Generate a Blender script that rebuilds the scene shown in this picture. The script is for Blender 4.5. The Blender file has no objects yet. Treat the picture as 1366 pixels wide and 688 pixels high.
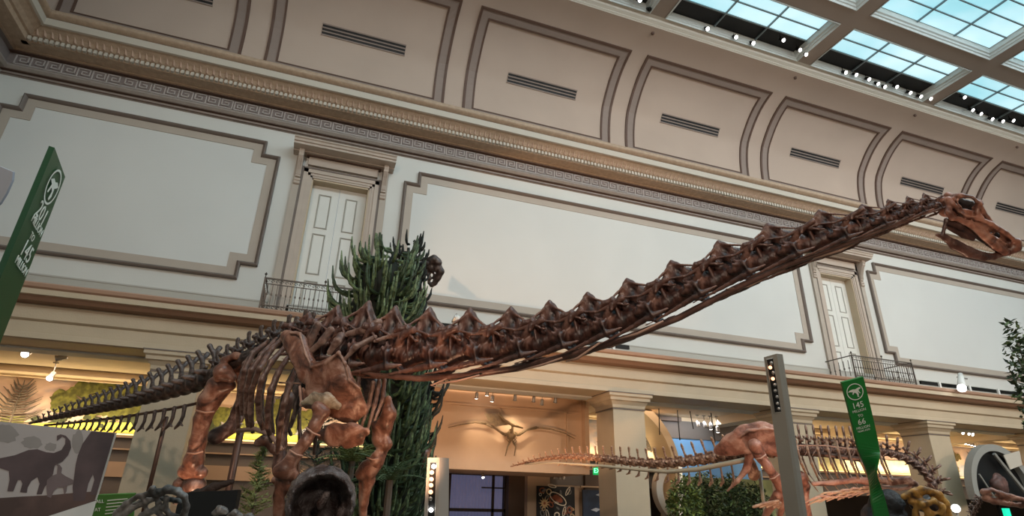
import bpy, bmesh, math, random
import numpy as np
from mathutils import Vector, Matrix
random.seed(7); RNG=np.random.default_rng(7)
S=bpy.context.scene; COL=S.collection
# ---------------------------------------------------------------- camera
YAW,PITCH,ROLL,FPX=math.radians(19.175),math.radians(23.063),math.radians(1.412),764.42
CF=Vector((math.sin(YAW)*math.cos(PITCH),math.cos(YAW)*math.cos(PITCH),math.sin(PITCH)))
_r=Vector((math.cos(YAW),-math.sin(YAW),0)); _u=_r.cross(CF)
CR=_r*math.cos(ROLL)+_u*math.sin(ROLL); CU=-_r*math.sin(ROLL)+_u*math.cos(ROLL)
CO=Vector((0,0,1.6))
cd=bpy.data.cameras.new('camera'); cam=bpy.data.objects.new('camera',cd); COL.objects.link(cam)
cd.sensor_width=36; cd.lens=FPX/1366*36; cd.clip_end=200; cd.clip_start=.05
M=Matrix((CR,CU,-CF)).transposed().to_4x4(); M.translation=CO; cam.matrix_world=M
S.camera=cam
def ray(u,v): return CF+CR*((u-683)/FPX)-CU*((v-344)/FPX)
def P(u,v,d): return CO+ray(u,v)*d
def PY(u,v,Y): r=ray(u,v); return CO+r*(Y/r.y)
def PZ(u,v,Z): r=ray(u,v); return CO+r*((Z-1.6)/r.z)
# ---------------------------------------------------------------- world, exposure, big lights
w=bpy.data.worlds.new('world'); S.world=w; w.use_nodes=True
w.node_tree.nodes['Background'].inputs[0].default_value=(.75,.85,1,1)
w.node_tree.nodes['Background'].inputs[1].default_value=.25
S.view_settings.view_transform='Standard'; S.view_settings.look='None'
S.view_settings.gamma=1; S.view_settings.use_curve_mapping=False
S.view_settings.exposure=0.22
def light(kind,name,loc,energy,color,target=None,size=1,size_y=None,spot=60,blend=.5):
    d=bpy.data.lights.new(name,kind); d.energy=energy; d.color=color
    if kind=='AREA':
        d.size=size
        if size_y: d.shape='RECTANGLE'; d.size_y=size_y
    if kind=='SPOT': d.spot_size=math.radians(spot); d.spot_blend=blend; d.shadow_soft_size=size
    if kind=='POINT': d.shadow_soft_size=size
    o=bpy.data.objects.new(name,d); COL.objects.link(o); o.location=loc
    if target is not None: o.rotation_euler=(Vector(target)-Vector(loc)).to_track_quat('-Z','Y').to_euler()
    return o
SKY_GLASS=7.0
WARM=(1,.62,.36); WARM2=(1,.72,.5); COOL=(.8,.93,1)
# unseen warm fill spots added for the back wall and, pointing up, the cove
light('SPOT','fill_spot',(-5,-6,9.5),3000,(1,.8,.64),(3,16,7),.4,None,75,.8)
light('SPOT','fill_spot',(14,-6,9.5),3600,(1,.8,.64),(15,16,7),.4,None,80,.8)
light('SPOT','fill_spot',(28,-4,9.5),3600,(1,.82,.68),(28,16,8),.4,None,80,.8)
light('SPOT','fill_spot',(2,-5,3),500,WARM,(5,9,16),.5,None,110,.9)
light('SPOT','fill_spot',(18,-3,3),600,WARM,(20,14,16),.5,None,110,.9)
# warm lamps standing among the exhibits; the last one is added fill
light('SPOT','exhibit_and_fill_spot',tuple(P(640,760,9)),1100,(1,.6,.34),tuple(PY(690,505,15)),.12,None,58,.25)
light('SPOT','exhibit_and_fill_spot',tuple(P(575,640,5.4)),60,(1,.55,.3),tuple(P(500,590,7)),.06,None,70,.6)
light('SPOT','exhibit_and_fill_spot',tuple(P(1290,640,4.6)),55,(1,.6,.4),tuple(P(1300,310,4.75)),.08,None,40,.6)
light('SPOT','exhibit_and_fill_spot',tuple(P(240,740,7.2)),70,(1,.6,.38),tuple(P(270,560,8.4)),.08,None,70,.6)
light('SPOT','exhibit_and_fill_spot',tuple(P(1120,760,8.5)),90,(1,.62,.42),tuple(P(1100,610,10.8)),.08,None,90,.6)
light('SPOT','exhibit_and_fill_spot',tuple(P(560,560,5.6)),30,(1,.55,.32),tuple(P(600,490,6.6)),.06,None,90,.7)
light('SPOT','exhibit_and_fill_spot',(1.5,-2.5,4.2),330,(1,.84,.7),(2.5,6,3.2),.35,None,120,.9)  # front fill added behind the camera to brighten the near objects
# daylight of the laylights behind the visitor
light('AREA','daylight_pane',(9,-1,17.3),2100,COOL,(9,14,8),18,5)
light('AREA','daylight_pane',(26,-1,17.3),2600,COOL,(26,14,8),20,5)
# ---------------------------------------------------------------- helpers
def lin(h):
    if isinstance(h,str):
        h=h.lstrip('#'); c=[int(h[i:i+2],16)/255 for i in (0,2,4)]
    else: c=list(h)
    return tuple((x/12.92 if x<=.04045 else ((x+.055)/1.055)**2.4) for x in c)
def mat(name,col,rough=.6,metal=0,var=.0,vscale=3,bump=0,bscale=20,col2=None,emit=None,estr=0,trans=0,alpha=1,spec=.5,detail=3,lo=.4,hi=.65):
    m=bpy.data.materials.new(name); m.use_nodes=True; nt=m.node_tree; b=nt.nodes['Principled BSDF']
    c=lin(col); b.inputs['Base Color'].default_value=(*c,1)
    b.inputs['Roughness'].default_value=rough; b.inputs['Metallic'].default_value=metal
    b.inputs['Specular IOR Level'].default_value=spec
    if trans: b.inputs['Transmission Weight'].default_value=trans
    if alpha<1: b.inputs['Alpha'].default_value=alpha
    if emit is not None:
        b.inputs['Emission Color'].default_value=(*lin(emit),1); b.inputs['Emission Strength'].default_value=estr
    if col2 or var or bump:
        tc=nt.nodes.new('ShaderNodeTexCoord')
    if col2 or var:
        n=nt.nodes.new('ShaderNodeTexNoise'); n.inputs['Scale'].default_value=vscale; n.inputs['Detail'].default_value=detail
        nt.links.new(tc.outputs['Object'],n.inputs['Vector'])
        r=nt.nodes.new('ShaderNodeValToRGB'); r.color_ramp.elements[0].position=lo; r.color_ramp.elements[1].position=hi
        c2=lin(col2) if col2 else tuple(max(0,x*(1-var)) for x in c)
        r.color_ramp.elements[0].color=(*c2,1); r.color_ramp.elements[1].color=(*c,1)
        nt.links.new(n.outputs['Fac'],r.inputs[0]); nt.links.new(r.outputs[0],b.inputs['Base Color'])
    if bump:
        n2=nt.nodes.new('ShaderNodeTexNoise'); n2.inputs['Scale'].default_value=bscale; n2.inputs['Detail'].default_value=4
        nt.links.new(tc.outputs['Object'],n2.inputs['Vector'])
        bp=nt.nodes.new('ShaderNodeBump'); bp.inputs['Strength'].default_value=bump; bp.inputs['Distance'].default_value=.02
        nt.links.new(n2.outputs['Fac'],bp.inputs['Height']); nt.links.new(bp.outputs[0],b.inputs['Normal'])
    return m
class MB:
    def __init__(s): s.v=[]; s.f=[]; s.mi=[]
    def add(s,vs,fs,mi=0):
        n=len(s.v); s.v+=[tuple(x) for x in vs]; s.f+=[tuple(n+i for i in f) for f in fs]; s.mi+=[mi]*len(fs); return s
    def box(s,x0,x1,y0,y1,z0,z1,mi=0,R=None):
        vs=[Vector((x,y,z)) for x in (x0,x1) for y in (y0,y1) for z in (z0,z1)]
        if R is not None: vs=[R@v for v in vs]
        return s.add(vs,[(0,1,3,2),(4,6,7,5),(0,4,5,1),(2,3,7,6),(0,2,6,4),(1,5,7,3)],mi)
    def tube(s,pts,rad,n=8,mi=0,flat=1,caps=True):
        pts=[Vector(p) for p in pts]; k=len(pts)
        if not hasattr(rad,'__len__'): rad=[rad]*k
        rings=[];prev=None
        for i,p in enumerate(pts):
            t=(pts[min(i+1,k-1)]-pts[max(i-1,0)]).normalized()
            if prev is None:
                a=Vector((0,0,1)) if abs(t.z)<.9 else Vector((1,0,0)); nrm=t.cross(a).normalized()
            else: nrm=(prev-t*prev.dot(t)).normalized()
            prev=nrm; bn=t.cross(nrm)
            rings.append([p+(nrm*math.cos(2*math.pi*j/n)+bn*flat*math.sin(2*math.pi*j/n))*rad[i] for j in range(n)])
        vs=[v for r in rings for v in r]; fs=[]
        for i in range(k-1):
            for j in range(n): fs.append((i*n+j,i*n+(j+1)%n,(i+1)*n+(j+1)%n,(i+1)*n+j))
        if caps: fs+= [tuple(range(n))[::-1],tuple((k-1)*n+j for j in range(n))]
        return s.add(vs,fs,mi)
    def extr(s,prof,x0,x1,mi=0,close=False):   # profile of (y,z) extruded along x
        k=len(prof); vs=[(x0,y,z) for y,z in prof]+[(x1,y,z) for y,z in prof]
        fs=[(i,i+1,k+i+1,k+i) for i in range(k-1)]
        if close: fs+=[(k-1,0,k,2*k-1),tuple(range(k))[::-1],tuple(range(k,2*k))]
        return s.add(vs,fs,mi)
    def prism(s,poly,fn,mi=0):  # poly list of 2D; fn(p,t)->3D, t=0 back, t=1 front
        k=len(poly); vs=[fn(p,0) for p in poly]+[fn(p,1) for p in poly]
        fs=[(i,(i+1)%k,k+(i+1)%k,k+i) for i in range(k)]+[tuple(range(k))[::-1],tuple(range(k,2*k))]
        return s.add(vs,fs,mi)
    def build(s,name,mats,parent=None,smooth=False,loc=None):
        me=bpy.data.meshes.new(name)
        vs=s.v
        if loc is not None: vs=[tuple(Vector(v)-Vector(loc)) for v in vs]
        me.from_pydata(vs,[],s.f)
        if not isinstance(mats,(list,tuple)): mats=[mats]
        for m in mats: me.materials.append(m)
        me.polygons.foreach_set('material_index',s.mi)
        if smooth: me.polygons.foreach_set('use_smooth',[True]*len(s.f))
        bm=bmesh.new(); bm.from_mesh(me); bmesh.ops.recalc_face_normals(bm,faces=bm.faces); bm.to_mesh(me); bm.free()
        o=bpy.data.objects.new(name,me); COL.objects.link(o)
        if loc is not None: o.location=Vector(loc)
        if parent is not None: setpar(o,parent)
        return o
def setpar(o,p):
    # parents are only ever translated, so a simple offset keeps the world place
    o.parent=p
    q=p; off=Vector((0,0,0))
    while q is not None: off+=Vector(q.location); q=q.parent
    o.location=Vector(o.location)-off
def link(me,name,parent=None,loc=(0,0,0),rot=None,scale=None,mtx=None):
    o=bpy.data.objects.new(name,me); COL.objects.link(o)
    if mtx is not None: o.matrix_basis=mtx
    else:
        o.location=loc
        if rot: o.rotation_euler=rot
        if scale: o.scale=scale if hasattr(scale,'__len__') else (scale,)*3
    if parent is not None: setpar(o,parent)
    return o
def tag(o,label=None,cat=None,group=None,kind=None):
    if label: o['label']=label
    if cat: o['category']=cat
    if group: o['group']=group
    if kind: o['kind']=kind
    return o
def thing(name,label,cat,loc=(0,0,0),group=None,kind=None):
    o=bpy.data.objects.new(name,None); COL.objects.link(o); o.location=loc; o.empty_display_size=.2
    return tag(o,label,cat,group,kind)
def struct(o,label=None,cat=None): return tag(o,label,cat,None,'structure')
# ================================================================ materials of the hall
m_wall=mat('wall_paint','#c9c8c2',.75,0,.05,.4,.15,60)
m_panel=mat('panel_paint','#cbcbc7',.8,0,.05,.35,.1,60)
m_tan=mat('tan_paint','#ab9f92',.7,0,.06,1,.1,40)
m_taupe=mat('taupe_bead','#6f635b',.6,0,.08,2)
m_line=mat('umber_line','#5c4539',.65,0,.08,2)
m_cove=mat('cove_plaster','#b5a395',.85,0,.06,.5,.1,30)
m_band=mat('cove_band','#8d7e75',.75,0,.06,1,.15,30)
m_stone=mat('stone_cream','#baa88e',.6,0,.06,1.5,.15,30)
m_white=mat('trim_white','#b9b0a2',.6)
m_gold=mat('gilt_cream','#b29a82',.6,0,.15,8,.5,40)
m_grey=mat('frieze_grey','#7d736f',.7,0,.06,3)
m_key=mat('key_grey','#b0a8a3',.6)
m_ceil=mat('beam_paint','#988a7f',.8,0,.05,.6)
m_mould=mat('skylight_moulding','#c4c8c4',.5)
m_black=mat('black_slot','#07080a',.6)
m_dark=mat('dark_metal','#15130f',.5,.6)
m_iron=mat('wrought_iron','#5d534b',.5,.5,.2,6)
m_case=mat('casing_cream','#b3a496',.6,0,.05,2)
m_egg=mat('egg_rose','#b59a86',.6)
m_door=mat('door_white','#d3d2cb',.55,0,.03,1)
m_floor=mat('floor_terrazzo','#6b5c4e',.5,0,.2,4)
m_base=mat('baseboard_grey','#a8a59c',.6)
m_mull=mat('mullion_steel','#7d8c90',.4,.3)
m_lens=mat('lamp_lens','#ffffff',.3,emit='#fffdf8',estr=9)
m_wlamp=mat('lamp_white','#dcdcd8',.35)
m_clear=mat('chrome_lamp','#b9b6b2',.25,.6)
def sky_mat():
    m=bpy.data.materials.new('laylight_glass'); m.use_nodes=True; nt=m.node_tree; b=nt.nodes['Principled BSDF']
    b.inputs['Base Color'].default_value=(.3,.4,.42,1); b.inputs['Roughness'].default_value=.3
    tc=nt.nodes.new('ShaderNodeTexCoord'); n=nt.nodes.new('ShaderNodeTexNoise'); n.inputs['Scale'].default_value=.35
    nt.links.new(tc.outputs['Object'],n.inputs['Vector'])
    r=nt.nodes.new('ShaderNodeValToRGB'); r.color_ramp.elements[0].color=(*lin('#8ccbd8'),1); r.color_ramp.elements[1].color=(*lin('#c4e6ee'),1)
    r.color_ramp.elements[0].position=.35; r.color_ramp.elements[1].position=.65
    nt.links.new(n.outputs['Fac'],r.inputs[0]); nt.links.new(r.outputs[0],b.inputs['Emission Color'])
    b.inputs['Emission Strength'].default_value=.98
    return m
m_sky=sky_mat()
X0,X1=-8.95,46.0
D=16.0
# ================================================================ floor, walls
struct(MB().box(X0-1,X1,-8,24,-.1,0).build('floor',m_floor))
mb=MB().box(X0,X1,D,D+.3,5.5,14.3)          # upper wall with door recesses cut as separate slabs
# build wall as slabs around two door openings
def wall_slabs():
    mb=MB(); xs=[X0]
    for c in (0.04,19.45): xs+=[c-.84,c+.84]
    xs.append(X1)
    for i in range(0,len(xs),2): mb.box(xs[i],xs[i+1],D,D+.5,4.6,13.3)
    for c in (0.04,19.45): mb.box(c-.84,c+.84,D,D+.5,10.35,13.3); mb.box(c-.84,c+.84,D,D+.5,4.6,5.8)
    return mb
struct(wall_slabs().build('wall_back',m_wall))
struct(MB().box(X0-.4,X0,-8,15.2,-.1,14).box(X0-.4,X0,15.2,D+.5,5.9,14).build('wall_left',m_wall))
struct(MB().box(X1,X1+.4,-8,24,-.1,18).build('wall_right',m_wall))
struct(MB().box(X0,X1,-8.4,-8,-.1,18).build('wall_front',m_wall))
# ---- base strip of the upper wall
struct(MB().box(X0,X1,D-.03,D,5.75,6.39).box(X0,X1,D-.045,D,6.36,6.40).build('baseboard_back',m_base))
# ---- stepped wall panels
def offs(poly,t):
    n=len(poly); out=[]
    for i in range(n):
        p0,p1,p2=[Vector(poly[(i+k-1)%n]) for k in range(3)]
        a=(p1-p0).normalized(); b=(p2-p1).normalized()
        na=Vector((a.y,-a.x)); nb=Vector((b.y,-b.x))
        out.append(p1+(na+nb)*t if abs(a.dot(b))<.5 else p1+na*t)
    return out   # poly must be clockwise
def steppoly(x0,x1,z0,z1,s=.43):
    return [(x0,z0+s),(x0,z1-s),(x0+s,z1-s),(x0+s,z1),(x1-s,z1),(x1-s,z1-s),(x1,z1-s),(x1,z0+s),(x1-s,z0+s),(x1-s,z0),(x0+s,z0),(x0+s,z0+s)]
def ringmesh(mb,poly,prof,mi=0,y0=D):
    rings=[[(p.x,y0-h,p.y) for p in offs(poly,t)] for t,h in prof]; n=len(poly)
    vs=[v for r in rings for v in r]
    fs=[(i*n+j,i*n+(j+1)%n,(i+1)*n+(j+1)%n,(i+1)*n+j) for i in range(len(rings)-1) for j in range(n)]
    mb.add(vs,fs,mi)
ti=0
def wall_panel(x0,x1,z0=6.9,z1=11.24):
    global ti; ti+=1
    poly=steppoly(x0,x1,z0,z1)
    root=thing('trim_%d'%ti,None,None,((x0+x1)/2,D,z0),kind='structure')
    mb=MB(); ringmesh(mb,poly,[(0,0),(0,.1),(.035,.13),(.07,.1),(.10,.05),(.10,.02)]); mb.build('bead_moulding',m_taupe,root)
    mb=MB(); ringmesh(mb,poly,[(.10,0),(.10,.03),(.32,.03),(.32,.0)]); mb.build('border_strip',m_tan,root)
    mb=MB(); q=offs(poly,.32); mb.add([(p.x,D-.012,p.y) for p in q],[tuple(range(len(q)))]); mb.build('field_panel',m_panel,root)
for a,b in ((-8.63,-1.77),(1.89,17.51),(21.19,37.0)): wall_panel(a,b)
# ---- entablature under the cove
def cornice_prof(): return [(D,11.72),(D-.07,11.75),(D-.07,11.79),(D-.04,11.81),(D-.04,11.85),(D-.14,11.87),(D-.2,11.93),(D-.17,12.01),(D-.1,12.02)]
ti+=1; cor=thing('trim_%d'%ti,None,None,(18,D,11.7),kind='structure')
MB().extr(cornice_prof(),X0,X1).build('lower_moulding',mat('moulding_taupe','#968b82',.6,0,.1,6),cor,False)
MB().extr([(D,12.0),(D-.09,12.0),(D-.09,12.40),(D-.2,12.42)],X0,X1).build('frieze',m_grey,cor)
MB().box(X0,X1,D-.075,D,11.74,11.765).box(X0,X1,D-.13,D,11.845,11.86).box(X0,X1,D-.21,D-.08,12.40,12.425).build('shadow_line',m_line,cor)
MB().extr([(D-.15,12.42),(D-.25,12.45),(D-.25,12.47),(D-.45,12.50),(D-.60,12.50),(D-.60,12.66),(D-.66,12.68),(D-.74,12.78),(D-.86,12.86),(D-.93,12.88)],X0,X1).build('bed_moulding',m_gold,cor)
MB().extr([(D-.93,12.87),(D-.99,12.88),(D-.99,13.09),(D-.96,13.1)],X0,X1).build('fascia',m_white,cor)
MB().extr([(D-.93,13.09),(D-.94,13.12)]+[(D-.97-.13*math.sin(math.pi*i/8)+.0*i,13.13+.2*i/8) for i in range(9)]+[(D-.98,13.36),(D-.98,13.40),(D-.2,13.42),(D,13.42)],X0,X1).build('crown_roll',m_gold,cor,True)
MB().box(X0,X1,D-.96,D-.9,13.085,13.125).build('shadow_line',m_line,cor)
mb=MB(); x=X0+.62
while x<X1: mb.box(x,x+.075,D-.70,D-.58,12.52,12.63); x+=.125
tag(mb.build('dentil_row',m_white,cor),kind='stuff')
mb=MB(); x=X0+.75
while x<X1:
    mb.add([(x,D-.68,12.69),(x+.09,D-.68,12.69),(x+.045,D-.72,12.70),(x+.07,D-.76,12.80),(x+.02,D-.76,12.80),(x+.045,D-.82,12.82)],[(0,2,4),(2,1,3),(2,3,5),(2,5,4),(0,1,2)]); x+=.17
tag(mb.build('egg_drop_row',m_egg,cor),kind='stuff')
# greek key: one relief mesh per unit
def key_mesh(flip):
    mb=MB(); w=.025; W_=.356
    segs=[((0,0),(0,.28)),((0,.28),(.285,.28)),((.285,.28),(.285,.09)),((.285,.09),(.105,.09)),((.105,.09),(.105,.19)),((.105,.19),(.2,.19)),((0,0),(W_,0))]
    for (a,b),(c,d) in segs:
        x0,x1=min(a,c)-w/2,max(a,c)+w/2
        if flip: x0,x1=W_-x1,W_-x0
        mb.box(x0,x1,-.03,0,min(b,d)-w/2,max(b,d)+w/2)
    o=mb.build('meander',m_key); me=o.data; bpy.data.objects.remove(o); return me
km=[key_mesh(False),key_mesh(True)]
mb=MB()
for s_ in (.13,.05):
    for a,b,c,d in ((-s_,-s_,s_,-s_),(-s_,s_,s_,s_),(-s_,-s_,-s_,s_),(s_,-s_,s_,s_)):
        mb.box(min(a,c)-.012,max(a,c)+.012,-.03,0,min(b,d)-.012,max(b,d)+.012)
_o=mb.build('rosette',m_key); rosm=_o.data; bpy.data.objects.remove(_o)
sq=-3.158-6.43
while sq<38:
    if sq>X0: link(rosm,'rosette',cor,(sq,D-.09,12.205))
    for k in range(18):
        x=sq+.19+(6.43-.38)/17*k
        if k<17 and x>X0 and x<38: link(km[1 if k>8 else 0],'meander',cor,(x,D-.09,12.07))
    sq+=6.43
# ---- cove
ctrl=[(16.0,13.3),(16.0,13.8),(16.0,14.2),(15.97,14.7),(15.88,15.2),(15.74,15.6),(15.45,16.0),(15.1,16.38),(14.65,16.72),(14.05,16.98),(13.5,17.1),(12.95,17.15)]
def cr(pts,n):
    out=[]
    for i in range(len(pts)-1):
        p0=pts[max(i-1,0)];p1=pts[i];p2=pts[i+1];p3=pts[min(i+2,len(pts)-1)]
        for k in range(n):
            t=k/n
            out.append(tuple(.5*((2*p1[j])+(-p0[j]+p2[j])*t+(2*p0[j]-5*p1[j]+4*p2[j]-p3[j])*t*t+(-p0[j]+3*p1[j]-3*p2[j]+p3[j])*t**3) for j in range(len(p1))))
    out.append(tuple(pts[-1])); return out
CV=cr(ctrl,4)
_cl=[0]
for a,b in zip(CV,CV[1:]): _cl.append(_cl[-1]+math.hypot(a[0]-b[0],a[1]-b[1]))
CVA=np.array(CV)
def cove(s,h=0):
    y=np.interp(s,_cl,CVA[:,0]); z=np.interp(s,_cl,CVA[:,1]); e=.05
    dy=np.interp(s+e,_cl,CVA[:,0])-np.interp(s-e,_cl,CVA[:,0]); dz=np.interp(s+e,_cl,CVA[:,1])-np.interp(s-e,_cl,CVA[:,1])
    l=math.hypot(dy,dz); return (y-dz/l*h, z+dy/l*h)   # towards the room
def s_of(y,z): return _cl[int(np.argmin([(a-y)**2+(b-z)**2 for a,b in CV]))]
struct(MB().extr(CV,X0,X1).build('trim_10',m_cove,None,True))
sT=s_of(14.02,16.98); sB=s_of(16,14.02)
def cove_ring(mb,x0,x1,s0,s1,w0,w1,h,mi=0):
    # frame between inset w0 and w1, raised h
    N=14
    def loop(w,hh):
        a0,a1,b0,b1=x0+w,x1-w,s0+w*.6,s1-w
        pts=[(a0,b0+(b1-b0)*i/N) for i in range(N+1)]+[(a0+(a1-a0)*i/2,b1) for i in range(1,3)]+[(a1,b1+(b0-b1)*i/N) for i in range(1,N+1)]+[(a1+(a0-a1)*i/2,b0) for i in range(1,2)]
        return [(x,*cove(s,hh)) for x,s in pts]
    rings=[loop(w0,0),loop(w0,h),loop(w1,h),loop(w1,0)]; n=len(rings[0])
    mb.add([v for r in rings for v in r],[(i*n+j,i*n+(j+1)%n,(i+1)*n+(j+1)%n,(i+1)*n+j) for i in range(3) for j in range(n)],mi)
for k in range(-2,7):
    x0=3.59+6.43*k; x1=x0+5.77
    if x1<X0 or x0>44: continue
    x0=max(x0,X0+.6)
    if x1-x0<1: continue
    ti+=1; nm='trim_%d'%(ti+10); root=thing(nm,None,None,((x0+x1)/2,16,14),kind='structure')
    mb=MB(); cove_ring(mb,x0,x1,sB,sT,0,.085,.05); mb.build('outer_bead',m_line,root)
    mb=MB(); cove_ring(mb,x0,x1,sB,sT,.085,.34,.025); mb.build('flat_band',m_band,root)
    mb=MB(); cove_ring(mb,x0,x1,sB,sT,.34,.40,.045); mb.build('inner_bead',m_line,root)
    if x1-x0<4: continue
    # air slots
    sv=s_of(15.72,15.66); xc=(x0+x1)/2
    for q in range(3):
        s=sv+(q-1)*.115
        a=cove(s-.035,.012); b=cove(s+.035,.012)
        MB().add([(xc-1.36,*a),(xc+1.36,*a),(xc+1.36,*b),(xc-1.36,*b)],[(0,1,2,3)]).build('air_slot',m_black,root)
    mb=MB()
    for q in (-.5,.5,1.5,-1.5):
        s=sv+q*.115
        a=cove(s-.02,.0); b=cove(s-.02,.03); c=cove(s+.02,.03); d=cove(s+.02,0)
        mb.extr([a,b,c,d],xc-1.37,xc+1.37)
    mb.build('slot_blade',m_band,root)
# cornice and cove return along the left wall
def ret(prof,name,m,parent=None):
    k=len(prof); vs=[(X0+(D-y),D,z) for y,z in prof]+[(X0+(D-y),-8,z) for y,z in prof]
    return MB().add(vs,[(i,i+1,k+i+1,k+i) for i in range(k-1)]).build(name,m,parent,False)
ti+=1; cl=thing('trim_35',None,None,(X0,10,11.7),kind='structure')
ret(cornice_prof(),'lower_moulding',bpy.data.materials['moulding_taupe'],cl)
ret([(D,12.0),(D-.09,12.0),(D-.09,12.40),(D-.2,12.42)],'frieze',m_grey,cl)
ret([(D-.15,12.42),(D-.25,12.45),(D-.25,12.47),(D-.45,12.50),(D-.60,12.50),(D-.60,12.66),(D-.66,12.68),(D-.74,12.78),(D-.86,12.86),(D-.93,12.88)],'bed_moulding',m_gold,cl)
ret([(D-.93,12.87),(D-.99,12.88),(D-.99,13.09),(D-.96,13.1)],'fascia',m_white,cl)
ret([(D-.93,13.09),(D-.94,13.12)]+[(D-.97-.13*math.sin(math.pi*i/8),13.13+.2*i/8) for i in range(9)]+[(D-.98,13.36),(D-.98,13.40),(D-.2,13.42),(D,13.42)],'crown_roll',m_gold,cl)
struct(ret(CV,'trim_36',m_cove))
# small sensors on the cove ribs
for k in range(-1,6):
    x=9.7+6.43*(k-1)
    s=s_of(13.2,17.12); y,z=cove(s,.02)
    tag(MB().tube([(x,y,z+.03),(x,y,z-.05),(x,y,z-.07)],[.06,.05,.02],10).build('ceiling_sensor',m_line),'small dark round sensor on the cove rib, %s'%['far left of the hall','above the tree','above the neck of the long skeleton','near the middle skylight','second from the right','right end of the row','beyond the skull'][k+1],'sensor','sensors on the cove ribs')
# ---- ceiling: beams, coffers, laylights
ZC=17.45
beams=[-9.9,-3.38,3.1,9.62,16.15,22.8,29.3,35.8,42.3]
rowsY=[(10.7,12.72),(3.0,10.08),(-4.4,2.4),(-7.6,-5.0)]
mb=MB()
ys=[12.72,10.7,10.08,3.0,2.4,-4.4]
mb.box(X0,X1,12.72,12.95,ZC,ZC+1)
mb.box(X0,X1,10.08,10.7,ZC,ZC+1); mb.box(X0,X1,2.4,3.0,ZC,ZC+1); mb.box(X0,X1,-8,-4.4,ZC,ZC+1)
for bx in beams: 
    for y0,y1 in rowsY[:3]: mb.box(bx-.3,bx+.3,y0,y1,ZC,ZC+1)
struct(mb.build('ceiling',m_ceil))
struct(MB().box(X0-1,X1+1,-9,24,18.6,18.8).build('trim_30',m_ceil))
MBm=MB().extr([(12.95,17.15),(12.98,17.2),(12.93,17.24),(12.95,17.30),(12.86,17.36),(12.84,17.44),(12.72,17.45)],X0,X1)
struct(MBm.build('trim_31',m_white))
GZ=17.74; wi=0
lens_things=[]
for ci in range(len(beams)-1):
    xa,xb=beams[ci]+.3,beams[ci+1]-.3
    if xa<-3.5 and False: continue
    for ri,(y0,y1) in enumerate(rowsY[:3]):
        wi+=1; root=thing('window_%d'%wi,None,None,((xa+xb)/2,(y0+y1)/2,ZC),kind='structure')
        # splayed moulding
        mb=MB(); rings=[]
        for t,z in ((0,ZC-.02),(.03,ZC-.03),(.06,ZC+.04),(.1,ZC+.05),(.12,ZC+.12),(.17,ZC+.14),(.19,ZC+.24),(.22,GZ)):
            t1=t*(.45 if ri==0 else 1); rings.append([(xa+t,y0+t,z),(xb-t,y0+t,z),(xb-t,y1-t1,z),(xa+t,y1-t1,z)])
        mb.add([v for r in rings for v in r],[(i*4+j,i*4+(j+1)%4,(i+1)*4+(j+1)%4,(i+1)*4+j) for i in range(len(rings)-1) for j in range(4)])
        mb.build('coffer_moulding',m_mould,root)
        gx0,gx1,gy0,gy1=xa+.22,xb-.22,y0+.22,y1-(.1 if ri==0 else .22)
        if ri==0:
            MB().box(gx0,gx1,11.98,gy1,GZ+.02,GZ+.5).build('dark_light_slot',m_black,root); yl=[gy0,11.40,11.98]
        else:
            n=max(2,round((gy1-gy0)/.61)); yl=[gy0+(gy1-gy0)*i/n for i in range(n+1)]
        xl=[gx0+(gx1-gx0)*i/3 for i in range(4)]
        for i in range(3):
            for j in range(len(yl)-1):
                MB().box(xl[i]+.02,xl[i+1]-.02,yl[j]+.02,yl[j+1]-.02,GZ+.01,GZ+.03,R=None).build('pane',m_sky,root)
        mb=MB()
        for x in xl[1:-1]: mb.box(x-.025,x+.025,gy0,gy1,GZ-.05,GZ+.01)
        for y in yl[1:-1]+([11.98] if ri==0 else []): mb.box(gx0,gx1,y-.022,y+.022,GZ-.04,GZ+.008)
        mb.build('glazing_bar',m_mull,root)
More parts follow.
